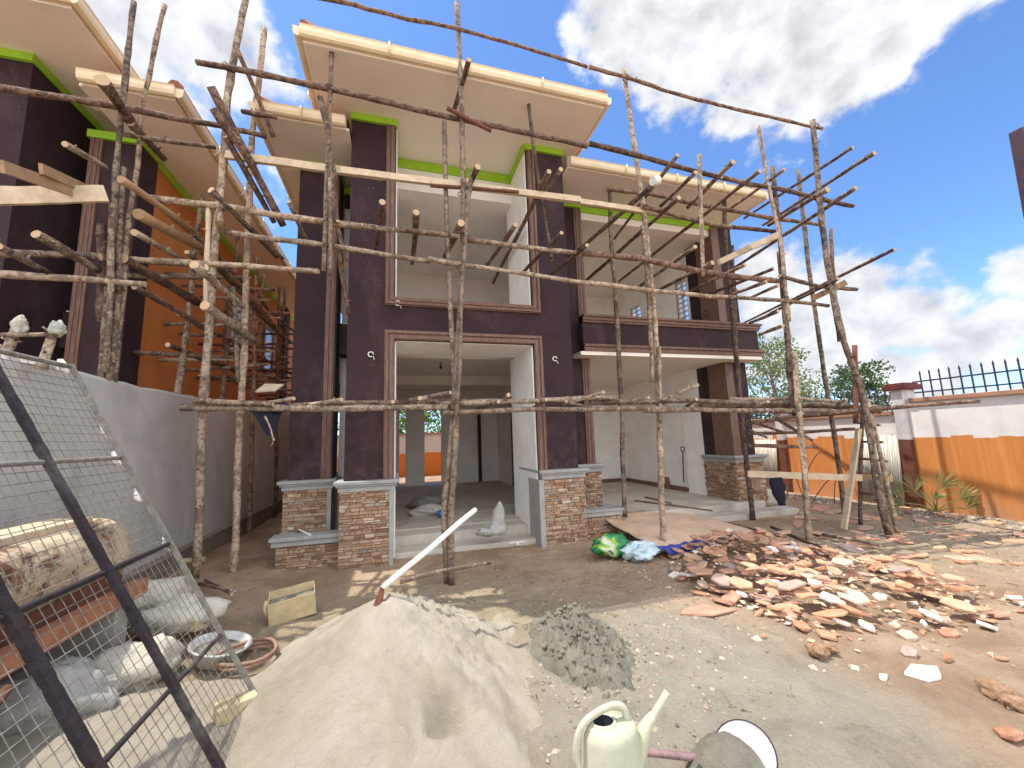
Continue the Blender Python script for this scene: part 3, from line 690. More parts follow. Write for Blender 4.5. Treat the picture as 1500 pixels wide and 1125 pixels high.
class Scaf:
    def __init__(s, root): s.root = root
    def pole(s, pts, r, name='cross_pole', mat=None, bend=.02, label=None):
        """pts: pixel-and-depth stations (px, py, Y) turned into real points"""
        P = [on_y(a, b, y) for a, b, y in pts]; m = MB(); add_pole(m, P, r, r*random.uniform(.8, .95), bend)
        return m.build(name, mat or random.choice((BARK, BARK, BARKD)), s.root, 0, label)
    def level(s, p, yn, q, r, mat=None, name='cross_pole', rise=0):
        """pole lying level: near end at depth yn, far end on the second sight line at the same height"""
        A = on_y(p[0], p[1], yn); B_ = on_z(q[0], q[1], A.z+rise); m = MB(); add_pole(m, [A, B_], r, r*.85, .012)
        return m.build(name, mat or random.choice((BARK, BARKD)), s.root)
    def plank(s, pts, w, th, mat=None, name='plank', upright=True):
        P = [on_y(a, b, y) for a, b, y in pts]; m = MB()
        for i in range(len(P)-1):
            d = (P[i+1]-P[i]); L = d.length; d.normalize(); side = Vector((0, 0, 1)) if upright else d.cross(Vector((0, 0, 1))).normalized()
            side = (side-d*side.dot(d)).normalized(); n_ = d.cross(side); k = 10; vs_ = []
            for j in range(k+1):
                c = P[i]+d*(L*j/k)+side*.006*noise.noise((j*.7, i, P[i].x)); ww = w/2*(1+.05*noise.noise((j*1.3, 5, P[i].x)))
                vs_ += [c+side*ww+n_*th/2, c+side*ww-n_*th/2, c-side*ww-n_*th/2, c-side*ww+n_*th/2]
            fs_ = [(j*4+a, j*4+(a+1) % 4, (j+1)*4+(a+1) % 4, (j+1)*4+a) for j in range(k) for a in range(4)]
            m.add(vs_, fs_+[(3, 2, 1, 0), (k*4, k*4+1, k*4+2, k*4+3)])
        return m.build(name, mat or PLANK, s.root)

sc = Scaf(empty('scaffold', (0, 0, 0), 'rough eucalyptus pole scaffold nailed together across the whole front of the purple house', 'scaffold'))
Yo, Yi = 4.7, 5.5
U = 'upright_pole'
sc.pole([(285, 848, 5.4), (298, 580, 5.35), (318, 330, 5.3), (333, 150, 5.3), (347, 60, 5.25), (364, -25, 5.2)], .054, U, BARKP, .015)
sc.pole([(322, 330, 5.22), (332, 134, 5.22)], .045, U, BARKP)
sc.pole([(301, 450, 5.3), (306, 300, 5.28)], .035, U, PLANK, .01)
sc.pole([(340, 848, 5.9), (350, 640, 5.9), (357, 520, 5.85), (365, 250, 5.8), (387, 42, 5.8)], .052, U, BARKP, .02)
sc.pole([(341, 420, 5.6), (350, 560, 5.6)], .032, U, BARK)
sc.pole([(662, 858, 4.68), (660, 760, 4.7), (668, 640, 4.7), (670, 520, 4.7), (677, 420, 4.7), (679, 290, 4.7), (676, 160, 4.7), (670, 4, 4.7)], .045, U, BARKP, .012)
sc.pole([(655, 855, 4.76), (650, 740, 4.78), (662, 640, 4.78), (666, 560, 4.79), (660, 450, 4.8), (655, 320, 4.82), (651, 178, 4.85)], .045, U, BARKP, .012)
sc.pole([(691, 252, 4.62), (684, 300, 4.62), (676, 430, 4.62), (673, 560, 4.62), (668, 610, 4.62)], .034, U, BARKP, .01)
sc.pole([(486, 68, 4.85), (482, 190, 4.85), (478, 300, 4.85), (473, 396, 4.85)], .035, U, BARKP, .015)
sc.pole([(468, 142, 4.75), (479, 190, 4.75), (486, 255, 4.75), (490, 330, 4.75)], .042, U, BARKD, .02)
sc.pole([(484, 262, 4.72), (484, 408, 4.72)], .03, U, BARKP, .01)
sc.pole([(490, 255, 4.9), (491, 300, 4.9), (500, 350, 4.9), (510, 388, 4.9)], .036, U, BARKD, .03)
sc.pole([(774, 148, 5.0), (785, 240, 5.0), (797, 310, 5.0), (809, 382, 5.0)], .032, U, BARK, .02)
sc.pole([(972, 806, 4.93), (968, 700, 4.92), (964, 560, 4.9), (957, 440, 4.9), (945, 330, 4.88), (930, 215, 4.85), (914, 103, 4.85)], .050, U, BARKP, .015)
sc.pole([(965, 508, 4.82), (968, 620, 4.82)], .035, U, BARKP)
sc.pole([(941, 330, 4.8), (951, 440, 4.8), (955, 560, 4.82)], .038, U, BARK)
sc.pole([(915, 757, 5.95), (910, 600, 5.95), (904, 470, 5.95), (896, 360, 5.95), (893, 275, 5.95)], .050, U, BARK, .02)
sc.pole([(1024, 227, 4.62), (1027, 320, 4.62), (1030, 404, 4.62)], .038, U, BARKP, .01)
sc.pole([(1103, 765, 5.9), (1090, 640, 5.85), (1078, 520, 5.8), (1071, 440, 5.75), (1063, 370, 5.7), (1060, 262, 5.7)], .050, U, BARK, .02)
sc.pole([(1073, 360, 5.9), (1078, 500, 5.9), (1085, 560, 5.9)], .035, U, BARKD)
sc.pole([(1185, 792, 4.58), (1178, 680, 4.58), (1170, 600, 4.58), (1163, 515, 4.58)], .050, U, BARKP, .012)
sc.pole([(1165, 610, 4.7), (1157, 540, 4.7), (1148, 420, 4.7), (1132, 245, 4.7)], .050, U, BARK, .015)
sc.pole([(1156, 470, 4.6), (1143, 350, 4.6), (1124, 262, 4.6), (1111, 184, 4.6)], .036, U, BARKP, .012)
sc.pole([(1160, 590, 4.85), (1152, 490, 4.85), (1140, 370, 4.85)], .035, U, BARKD)
sc.pole([(1238, 772, 5.6), (1230, 690, 5.6), (1218, 612, 5.6), (1205, 530, 5.6), (1193, 450, 5.6), (1183, 375, 5.6), (1176, 310, 5.6), (1168, 249, 5.6)], .048, U, BARK, .015)
sc.pole([(1302, 786, 4.25), (1284, 700, 4.27), (1269, 610, 4.3), (1257, 555, 4.3), (1236, 500, 4.3), (1222, 440, 4.3)], .055, U, BARK, .012)
sc.pole([(1232, 500, 4.22), (1215, 400, 4.25), (1203, 320, 4.3), (1197, 250, 4.3), (1191, 176, 4.3)], .052, U, BARK, .012)
sc.pole([(1224, 450, 4.4), (1217, 335, 4.4)], .034, U, BARKD)
sc.pole([(1252, 506, 4.6), (1254, 620, 4.6)], .045, U, RUSTD, .01)
# ledgers
Lg = 'ledger_pole'
sc.pole([(288, 91, 5.25), (350, 102, 5.2), (483, 130, 4.85), (660, 172, 4.72), (720, 184, 4.65), (860, 214, 4.65)], .043, Lg, BARKD, .02)
sc.pole([(655, 158, 4.63), (720, 192, 4.63)], .035, Lg, RUSTD)
sc.pole([(862, 210, 4.72), (941, 230, 4.7), (1019, 251, 4.7), (1101, 270, 4.65), (1149, 278, 4.6), (1190, 289, 4.4), (1250, 302, 4.25)], .045, Lg, BARKD, .012)
sc.pole([(1058, 259, 4.6), (1102, 272, 4.58)], .04, Lg, BARKD)
sc.pole([(455, -6, 4.7), (530, 12, 4.7), (597, 28, 4.7), (667, 40, 4.65), (760, 66, 4.65), (860, 98, 4.65)], .030, Lg, BARKD, .03)
sc.pole([(862, 98, 4.7), (920, 115, 4.75), (982, 134, 4.7), (1079, 161, 4.5), (1206, 188, 4.3)], .032, Lg, BARKD, .03)
sc.plank([(331, 227, 5.2), (560, 258, 4.85)], .095, .05, PLANK); sc.plank([(500, 250, 4.8), (850, 293, 4.75)], .085, .05, PLANK); sc.plank([(800, 288, 4.86), (945, 309, 4.86)], .075, .045, PLANK)
sc.pole([(630, 272, 4.75), (760, 282, 4.72)], .03, Lg, RUSTD)
sc.pole([(940, 301, 4.8), (1025, 325, 4.8), (1071, 335, 4.8)], .045, Lg, BARKD)
sc.pole([(1068, 333, 4.8), (1134, 340, 4.8)], .040, Lg, BARKD)
sc.pole([(222, 291, 5.4), (317, 302, 5.25), (500, 328, 4.85), (537, 333, 4.8)], .052, Lg, BARKP, .015)
sc.pole([(530, 331, 4.78), (673, 347, 4.6)], .042, Lg, BARKP); sc.pole([(585, 336, 4.62), (660, 343, 4.58)], .035, Lg, BARK)
sc.pole([(680, 350, 4.78), (770, 362, 4.75), (850, 371, 4.75), (870, 374, 4.75)], .042, Lg, BARKP, .012)
sc.pole([(850, 370, 4.7), (941, 379, 4.7), (1010, 395, 4.65), (1071, 405, 4.6), (1140, 412, 4.55)], .055, Lg, BARKD, .012)
sc.pole([(1142, 404, 4.5), (1200, 420, 4.4), (1256, 424, 4.3)], .036, Lg, BARK)
sc.pole([(330, 340, 5.35), (500, 362, 4.85), (630, 382, 4.75)], .040, Lg, BARKP, .02)
sc.pole([(627, 380, 4.7), (734, 396, 4.68), (820, 410, 4.66), (862, 417, 4.66)], .038, Lg, BARKP)
sc.pole([(835, 412, 4.75), (962, 426, 4.75), (1060, 436, 4.7)], .040, Lg, BARKP, .02)
sc.pole([(1040, 434, 4.65), (1140, 440, 4.6), (1214, 448, 4.5)], .036, Lg, BARK)
sc.pole([(888, 277, 5.6), (960, 285, 5.5), (1038, 302, 5.4), (1120, 318, 5.3), (1200, 329, 5.2)], .044, Lg, BARKD, .02)
sc.pole([(187, 380, 5.6), (300, 386, 5.3), (467, 398, 4.95)], .048, Lg, BARKP, .012)
sc.pole([(355, 163, 5.4), (405, 172, 5.3)], .040, Lg, BARKD)
# working platform at first-lift height
sc.pole([(265, 598, 5.3), (480, 598, 4.9), (655, 597, 4.72)], .046, Lg, BARKP, .02); sc.pole([(284, 587, 5.2), (330, 588, 5.1), (400, 592, 5.0)], .042, Lg, BARK)
sc.pole([(640, 591, 4.8), (790, 587, 4.8), (900, 582, 4.8)], .042, Lg, BARKP, .03); sc.pole([(650, 604, 4.68), (800, 601, 4.68), (980, 598, 4.7)], .038, Lg, BARKP, .03)
sc.pole([(860, 589, 4.9), (1010, 588, 4.85), (1190, 592, 4.75), (1290, 595, 4.6)], .046, Lg, BARK, .03)
sc.pole([(940, 600, 4.72), (1070, 602, 4.7), (1190, 601, 4.6), (1290, 604, 4.4)], .044, Lg, BARK, .03); sc.pole([(1020, 595, 4.95), (1150, 595, 4.9), (1286, 598, 4.7)], .045, Lg, BARK, .03)
sc.pole([(1070, 585, 5.0), (1170, 583, 4.9), (1240, 590, 4.8)], .036, Lg, BARKP, .02); sc.pole([(330, 595, 5.6), (520, 591, 5.5), (700, 588, 5.4), (850, 585, 5.4)], .040, Lg, BARKD, .03)
sc.pole([(1094, 620, 5.7), (1165, 611, 5.3), (1290, 600, 4.9), (1300, 598, 4.9)], .045, Lg, BARKD, .02); sc.pole([(1200, 606, 4.6), (1283, 598, 4.3), (1433, 588, 3.9)], .040, Lg, BARKD, .01)
for (a, b, c, d, yn) in ((595, 588, 660, 575, 4.5), (650, 592, 615, 583, 4.6), (735, 590, 745, 578, 4.55), (825, 592, 885, 574, 4.4), (905, 592, 950, 583, 4.5), (960, 590, 1024, 563, 4.35), (450, 594, 500, 585, 4.6),
                         (870, 600, 830, 588, 4.55), (370, 594, 430, 584, 4.9), (700, 600, 730, 588, 4.6), (1000, 600, 1020, 585, 4.5), (1100, 600, 1125, 588, 4.45), (1210, 602, 1240, 585, 4.3), (780, 598, 800, 585, 4.6), (545, 600, 575, 588, 4.7)):
    A_ = on_y(a, b, yn+.5); B_ = on_y(c, d, yn); m = MB(); add_pole(m, [A_, B_], .03, .027, .01); m.build('cross_pole', BARKP if random.random() < .6 else BARK, sc.root)
# putlogs running back towards the wall
for (p, yn, q, r) in (((1249, 216), 4.1, (1090, 320), .034), ((1281, 224), 4.0, (1117, 330), .040), ((1254, 275), 3.9, (1075, 393), .042), ((1212, 277), 4.0, (1125, 331), .045),
                      ((1311, 365), 3.9, (1090, 473), .034), ((1228, 408), 4.1, (1128, 459), .034), ((957, 270), 4.4, (812, 398), .046), ((995, 290), 4.4, (859, 411), .042),
                      ((992, 227), 4.4, (900, 350), .036), ((1019, 252), 4.55, (968, 302), .040), ((1074, 237), 4.35, (1007, 304), .048), ((1113, 250), 4.3, (902, 416), .040),
                      ((1149, 248), 4.4, (1068, 307), .034), ((1019, 361), 4.5, (938, 419), .036), ((1092, 388), 4.5, (1010, 428), .034), ((1133, 393), 4.5, (1040, 431), .034),
                      ((1122, 413), 4.5, (1068, 434), .032), ((1140, 419), 4.5, (1098, 437), .032), ((1044, 385), 4.45, (965, 425), .036), ((1140, 456), 4.5, (1098, 473), .034),
                      ((1146, 478), 4.5, (1113, 490), .036), ((860, 359), 4.5, (809, 401), .034), ((823, 341), 4.4, (764, 401), .036), ((755, 329), 4.4, (713, 389), .036),
                      ((805, 251), 4.4, (722, 415), .042), ((822, 248), 4.5, (797, 285), .034), ((687, 87), 4.3, (665, 163), .042), ((675, 326), 4.4, (652, 376), .052), ((700, 244), 4.4, (689, 268), .048),
                      ((560, 296), 4.3, (551, 365), .042), ((610, 311), 4.4, (604, 386), .045)):
    sc.level(p, yn, q, r)
m = MB(); A_ = on_y(957, 269, 4.38); m.tube([A_-Vector((.05, .05, .0)), A_+Vector((.06, -.04, .03))], [.065, .06], 9); m.build('cloth_wrap', PLASTW, sc.root)
sc.plank([(1142, 343, 4.4), (1100, 362, 4.7), (1052, 385, 5.2)], .10, .03, PLANK)
sc.plank([(1240, 413, 4.2), (1189, 438, 4.6)], .085, .03, PLANKO)
# steep diagonal braces on the left return
for (p, q, r, mt) in (((345, 66, 5.1), (400, 200, 5.6), .034, BARKD), ((308, 127, 4.6), (415, 330, 5.6), .055, BARKD), ((313, 158, 4.7), (372, 245, 5.1), .060, BARKD), ((330, 200, 4.9), (402, 326, 5.6), .045, BARKD),
                      ((308, 279, 4.9), (414, 379, 6.0), .034, BARK), ((423, 295, 5.0), (452, 356, 5.5), .034, BARKD), ((310, 277, 5.0), (405, 377, 6.2), .036, BARK),
                      ((283, 387, 4.9), (367, 460, 6.0), .050, BARKP), ((300, 447, 4.9), (372, 499, 6.0), .062, BARKP), ((495, 366, 5.2), (511, 460, 5.5), .036, BARKD)):
    sc.pole([p, q], r, 'brace_pole', mt, .015)
# lower right lift
sc.pole([(1097, 635, 5.7), (1180, 633, 5.2), (1252, 628, 4.9)], .036, Lg, BARKD, .01); sc.pole([(1098, 652, 5.4), (1197, 655, 5.0)], .040, Lg, BARKD, .008)
sc.pole([(1135, 612, 4.9), (1190, 646, 4.6)], .034); sc.pole([(1095, 616, 5.4), (1150, 634, 5.1)], .028); sc.pole([(1096, 630, 5.2), (1125, 641, 5.0)], .028)
sc.plank([(1095, 694, 5.2), (1262, 700, 4.6)], .10, .045, PLANK); sc.plank([(1262, 697, 4.7), (1308, 702, 4.4)], .075, .04, PLANKO); sc.plank([(1258, 628, 4.6), (1236, 775, 4.65)], .08, .04, PLANK, 'post', False)

for (a, b, y_) in ((662, 598, 4.7), (676, 176, 4.68), (678, 346, 4.65), (675, 390, 4.66), (677, 284, 4.72), (966, 592, 4.85), (951, 380, 4.78), (953, 425, 4.8), (1141, 410, 4.6), (1150, 438, 4.6), (1134, 340, 4.7), (483, 130, 4.86), (484, 246, 4.86),
                   (480, 326, 4.84), (481, 360, 4.84), (298, 590, 5.3), (332, 98, 5.25), (350, 592, 5.6), (1168, 600, 4.65), (1200, 290, 4.36), (1216, 424, 4.38), (1194, 186, 4.3), (917, 114, 4.78), (1264, 602, 4.5)):
    c = on_y(a, b, y_); m = MB()
    for k in range(3):
        ax = Vector((random.uniform(-.3, .3), random.uniform(-.2, .2), 1)).normalized() if k < 2 else Vector((1, 0, .4)).normalized(); u_ = ax.orthogonal().normalized(); v_ = ax.cross(u_); R2 = random.uniform(.050, .062); o_ = ax*random.uniform(-.02, .02)
        m.tube([c+o_+u_*cos(i*pi/7)*R2+v_*sin(i*pi/7)*R2 for i in range(15)], .0035, 5)
    m.tube([c+Vector((.05, -.03, 0)), c+Vector((.09, -.05, .01+random.uniform(-.05, .05)))], .003, 4)
    m.build('wire_tie', BLACKM, sc.root)

ld = empty('ladder', (7.6, 5.0, 0), 'pole ladder with thin nailed rungs leaning at the right end of the scaffold', 'ladder')
ls = Scaf(ld)
ls.pole([(1260, 772, 4.85), (1260, 690, 4.9), (1264, 560, 5.0)], .036, 'rail', BARK, .01); ls.pole([(1315, 782, 4.25), (1299, 710, 4.35), (1272, 585, 4.5)], .036, 'rail', BARKP, .01)
for (a, b, c, d) in ((1255, 619, 1290, 623), (1258, 647, 1294, 648), (1256, 671, 1302, 676), (1257, 693, 1306, 697), (1257, 722, 1314, 727)):
    m = MB(); add_pole(m, [on_y(a, b, 4.88), on_y(c, d, 4.42)], .022, .022, .005); m.build('rung', BARKD, ld)

# neighbour's scaffold
s2 = Scaf(empty('scaffold', (0, 0, 0), 'pole scaffold round the neighbouring orange-sided house, with boards on its lifts', 'scaffold'))
s2.pole([(148, 560, 4.9), (160, 420, 4.9), (168, 270, 4.9), (182, 120, 4.9), (197, 4, 4.9)], .036, U, BARK, .02)
s2.pole([(160, 555, 4.9), (172, 430, 4.95), (178, 330, 4.95), (180, 245, 4.95)], .032, U, BARK, .03)
s2.pole([(168, 560, 5.0), (185, 430, 5.05), (192, 300, 5.05), (205, 180, 5.05), (228, 70, 5.05), (241, 8, 5.05)], .030, U, BARK, .03)
s2.pole([(150, 470, 4.95), (148, 330, 4.95)], .05, U, BARKD, .02); s2.pole([(163, 300, 4.85), (166, 430, 4.85), (155, 545, 4.85)], .034, U, BARK, .03)
s2.pole([(-40, 120, 4.6), (0, 127, 4.6), (147, 150, 4.7), (320, 184, 5.1), (390, 201, 5.3)], .042, Lg, BARKD, .02)
s2.pole([(180, 198, 5.0), (317, 217, 5.3)], .032, Lg, BARK); s2.pole([(-20, 371, 4.7), (75, 372, 4.8), (148, 376, 4.8)], .05, Lg, BARK, .01); s2.pole([(-20, 400, 4.6), (120, 407, 4.8), (213, 416, 4.9)], .042, Lg, BARKP, .015)
s2.pole([(168, 402, 5.1), (300, 408, 6.0)], .036, Lg, BARKP)
for (p, q, r, mt) in (((150, 117, 4.4), (197, 187, 5.0), .07, BARKD), ((192, 180, 4.9), (240, 233, 5.5), .055, BARKD), ((203, 313, 5.0), (293, 363, 6.0), .075, PLANKO), ((293, 363, 6.0), (413, 490, 8.5), .075, BARK),
                      ((180, 377, 5.0), (290, 443, 6.2), .060, BARKD), ((197, 420, 5.1), (313, 487, 6.4), .042, BARKD), ((230, 300, 5.6), (320, 373, 7.0), .038, BARK), ((178, 262, 4.6), (285, 340, 5.8), .045, PLANKO),
                      ((197, 340, 4.9), (267, 380, 5.8), .040, BARKP), ((53, 343, 4.3), (144, 396, 4.9), .05, BARK), ((-5, 360, 4.2), (74, 402, 4.9), .036, BARK), ((95, 211, 4.3), (156, 246, 4.8), .035, BARKP)):
    s2.pole([p, q], r, 'brace_pole', mt, .015)
s2.plank([(-30, 288, 4.5), (156, 284, 4.7)], .17, .035, PLANK); s2.plank([(3, 244, 3.9), (103, 279, 4.6)], .10, .03, PLANKO); s2.plank([(60, 247, 4.2), (124, 276, 4.8)], .09, .03, PLANKO)
# side return along the lane: uprights on the wall side, level ledgers and putlogs
for i, Yy in enumerate((6.6, 8.0, 9.5, 11.2, 13.0)):
    x_ = -2.98+.08*noise.noise((Yy, 0, 0)); m = MB(); zt = 5.6+.5*noise.noise((Yy*3, 1, 0)); add_pole(m, [(x_, Yy, 2.2), (x_+.05, Yy+.1, zt)], .05, .038, .04); m.build(U, BARKD if i % 2 else BARK, s2.root)
    if i > 0:
        m = MB(); add_pole(m, [(x_+.45, Yy+.3, 0.1), (x_+.35, Yy+.2, 5.2)], .045, .038, .04); m.build(U, BARKD, s2.root)
for z_ in (3.0, 3.45, 4.3, 4.7):
    m = MB(); add_pole(m, [(-2.95+random.uniform(-.1, .1), 6.3, z_), (-2.9, 14, z_+random.uniform(-.1, .2))], .04, .034, .06); m.build(Lg, BARK, s2.root)
for Yy in (6.7, 7.3, 7.8, 8.5, 9.0, 9.6, 10.3, 11, 11.8, 12.6, 13.4):
    for z_ in (3.5, 4.35, 2.95):
        if random.random() < .22: continue
        m = MB(); add_pole(m, [(-3.58, Yy+random.uniform(-.1, .1), z_+random.uniform(-.06, .1)), (-2.5+random.uniform(-.1, .35), Yy, z_+random.uniform(-.06, .1))], .036, .032, .02)
        m.build('cross_pole', random.choice((BARK, BARKD, BARKP)), s2.root)

# two plastered trestle posts standing behind the wall top on the left
e = empty('trestle', (-3.3, 4.0, 2.4), 'two plaster-topped stub posts tied by a stick, above the grey wall at far left', 'trestle'); s3 = Scaf(e); e_tr = e
s3.pole([(6, 530, 3.9), (18, 500, 3.9), (31, 470, 3.9)], .042, 'post', BARKP); s3.pole([(60, 540, 3.9), (72, 510, 3.9), (85, 474, 3.9)], .045, 'post', BARKP); s3.pole([(2, 490, 3.85), (50, 490, 3.85), (87, 488, 3.85)], .020, 'tie_stick', BARKP, .01)
for (a, b, c, d) in ((26, 492, 32, 467), (80, 496, 88, 470)):
    pass

# ------------------------------------------------------------------ sand, mortar, rubble
def heap(name, cx, cy, rx, ry, h, shape, mat, n=120, rot=0, lumps=0):
    vs = []; ext = 1.45
    for j in range(n+1):
        for i in range(n+1):
            u = (i/n*2-1)*ext; v = (j/n*2-1)*ext; x_ = cx+(u*cos(rot)-v*sin(rot))*rx; y_ = cy+(u*sin(rot)+v*cos(rot))*ry
            vs.append((x_, y_, shape(u, v, x_, y_)*h+gz(x_, y_)))
    fs = []
    for j in range(n):
        for i in range(n):
            q = [j*(n+1)+i, j*(n+1)+i+1, (j+1)*(n+1)+i+1, (j+1)*(n+1)+i]
            if max(vs[k][2]-gz(vs[k][0], vs[k][1]) for k in q) > -.012: fs.append(tuple(q))
    for _ in range(lumps):
        u, v = random.gauss(0, .42), random.gauss(0, .42)
        x_, y_ = cx+u*rx, cy+v*ry; r_ = random.uniform(.005, .020)*(.6 if math.hypot(u, v) > .9 else 1); z_ = max(shape(u, v, x_, y_)*h, 0)+gz(x_, y_)+r_*.1; b_ = len(vs); sd_ = random.random()*90
        for j in range(7):
            for i in range(9):
                th, ph = pi*j/6, 2*pi*i/9; d_ = Vector((sin(th)*cos(ph), sin(th)*sin(ph), cos(th)*.8)); k_ = 1+.45*noise.noise(d_*1.8+Vector((sd_, 0, 0))); vs.append((x_+d_.x*r_*k_, y_+d_.y*r_*k_, z_+d_.z*r_*k_))
        fs += [(b_+j*9+i, b_+j*9+(i+1) % 9, b_+(j+1)*9+(i+1) % 9, b_+(j+1)*9+i) for j in range(6) for i in range(9)]
    me_ = bpy.data.meshes.new(name); me_.from_pydata(vs, [], fs); me_.polygons.foreach_set('use_smooth', [True]*len(fs)); me_.materials.append(mat)
    o = bpy.data.objects.new(name, me_); COL.objects.link(o); return o
t = NT('pale_building_sand', .95)
col = t.ramp(t.noise(1.6, 12, .7, .5), [(.28, (.43, .365, .275)), (.5, (.57, .505, .395)), (.72, (.68, .63, .535))])
gr = t.noise(150, 6, .85); col = t.mix(.5, col, t.ramp(gr, [(.32, .6), (.60, 1.1)]), 'MULTIPLY')
wet = t.ramp(t.noise(2.3, 10, .72, .9), [(.52, 0.0), (.68, .4)]); col = t.mix(wet, col, (.40, .31, .21))
SAND = t.done(col, t.math('ADD', t.noise(48, 12, .85), t.math('MULTIPLY', t.noise(9, 10, .78, .8), 1.5)), .85, .04)
def sand_shape(u, v, x, y):
    u = u/(.74 if u > 0 else .84); r = math.hypot(u, v); a = math.atan2(v, u)
    R = 1+.16*noise.noise((cos(a)*1.4, sin(a)*1.4, 2)); q = r/R
    s = max(0, 1-q) if q > .12 else .88+.0*(q)
    s = (1-q)**1.08 if q < 1 else -.5*(q-1)
    s -= .03*math.exp(-(q/.10)**2)
    s += .06*fbm(x, y, 2.2)+.05*fbm(x, y, 9, 4)*(.35+max(0, v+.4))+.035*noise.noise((math.atan2(v, u)*7, q*1.5, 3))*min(1, q*2)
    # slumped ridges on the right flank, a scooped hollow and a footprint
    s += .06*max(0, u+.1)*noise.noise((x*5, y*2.2, 8))*(2 if q < 1.1 else 0)
    s -= .30*math.exp(-(((x-.26)/.09)**2+((y-2.30)/.08)**2)); s -= .10*math.exp(-(((x-.17)/.05)**2+((y-2.24)/.05)**2))
    s -= .12*math.exp(-(((x-.30)/.09)**2+((y-3.45)/.07)**2))
    for (kx, ky, kr, kh) in CL:
        d2 = (x-kx)**2+(y-ky)**2
        if d2 < 4*kr*kr: s += kh*math.exp(-d2/(kr*kr*.6))
    return s
CL = []
for i in range(120):
    CL.append((random.gauss(.42, .18), random.gauss(2.9, .4), random.uniform(.012, .028), random.uniform(.02, .055)))
for i in range(420):
    kx = random.gauss(.12, .45); ky = random.gauss(3.0, .35)
    CL.append((kx, ky, random.uniform(.010, .026), random.uniform(.02, .06)*(1 if kx > -.1 else .3)))
o = heap('sand_heap', -.04, 3.0, 1.25, 1.30, .58, sand_shape, SAND, 190)
tag(o, 'tall cone of pale building sand with a scooped hollow, in front of the entrance', 'sand', kind='stuff')
o = heap('sand_heap', -1.35, 2.75, .95, .75, .16, lambda u, v, x, y: (1-math.hypot(u, v))*1.0+.18*fbm(x, y, 3)+.08*fbm(x, y, 10, 2), SAND, 90)
tag(o, 'low spread of pale sand under the wire mesh screen', 'sand', kind='stuff')
t = NT('wet_mortar', .7)
MORTAR = t.done(t.ramp(t.noise(6, 10, .7), [(.3, (.15, .14, .11)), (.7, (.30, .28, .22))]), t.noise(34, 10, .75), .9, .03)
def mort_shape(u, v, x, y):
    r = math.hypot(u, v); s = (1-r)*.9 if r < 1 else -.6*(r-1)
    vv = noise.voronoi((x*19+.6*noise.noise((x*9, y*9, 0)), y*19, 0))[0]
    return s+(.16*(.40-vv[0]) if r < 1.05 else 0)+.20*fbm(x, y, 6)+(.38*abs(fbm(x+3, y, 13, 4)) if r < 1.1 else 0)-.05
o = heap('mortar_heap', 1.32, 3.0, .36, .55, .32, mort_shape, MORTAR, 150, 0, 330)
tag(o, 'lumpy grey heap of wet mortar to the right of the sand', 'mortar', kind='stuff')
# crumbs and pebbles strewn over the yard: nobody could count them
m = MB()
ICO = [(0, -.53, .85), (0, .53, .85), (0, -.53, -.85), (0, .53, -.85), (.85, 0, .53), (.85, 0, -.53), (-.85, 0, .53), (-.85, 0, -.53), (.53, .85, 0), (-.53, .85, 0), (.53, -.85, 0), (-.53, -.85, 0)]
OCT = [(1, 0, 0), (-1, 0, 0), (0, 1, 0), (0, -1, 0), (0, 0, 1), (0, 0, -1)]; OF = [(0, 2, 4), (2, 1, 4), (1, 3, 4), (3, 0, 4), (2, 0, 5), (1, 2, 5), (3, 1, 5), (0, 3, 5)]
for i in range(4200):
    if i < 900: x_, y_ = random.gauss(1.5, .55), random.gauss(2.8, .6)
    elif i < 3000: x_, y_ = random.uniform(-2.4, 9.2), random.triangular(1.6, 7, 3)
    else: x_, y_ = random.uniform(2.5, 9.3), random.uniform(2.6, 5.4)
    s_ = random.uniform(.004, .014)*(1.8 if random.random() < .12 else 1); zz = gz(x_, y_)
    m.add([(x_+a*s_*random.uniform(.7, 1.4), y_+b*s_*random.uniform(.7, 1.4), zz+c*s_*.7) for a, b, c in OCT], OF)
t = NT('pebbles', .9); col = t.ramp(t.attr(), [(0, (.16, .11, .08)), (.35, (.28, .21, .15)), (.7, (.36, .30, .23)), (1, (.48, .41, .33))])
o = m.build('pebbles', t.done(col)); tag(o, 'small crumbs and pebbles strewn over the bare yard', 'pebbles', kind='stuff')

m = MB()
for i in range(420):   # straw, splinters and chips of wood trodden into the yard
    x_, y_ = random.uniform(-2.2, 9), random.triangular(1.7, 6.5, 3.4); a = random.uniform(0, 6.28); l_ = random.uniform(.02, .10); z_ = gz(x_, y_)+.012
    m.tube([(x_, y_, z_), (x_+l_*cos(a), y_+l_*sin(a), z_+random.uniform(-.004, .012))], random.uniform(.0018, .0045), 4)
t = NT('wood_litter', .9); o = m.build('wood_litter', t.done(t.ramp(t.attr(), [(0, (.07, .045, .03)), (.5, (.30, .20, .12)), (1, (.55, .43, .28))]))); tag(o, 'splinters and straw trodden into the bare yard', 'wood litter', kind='stuff')
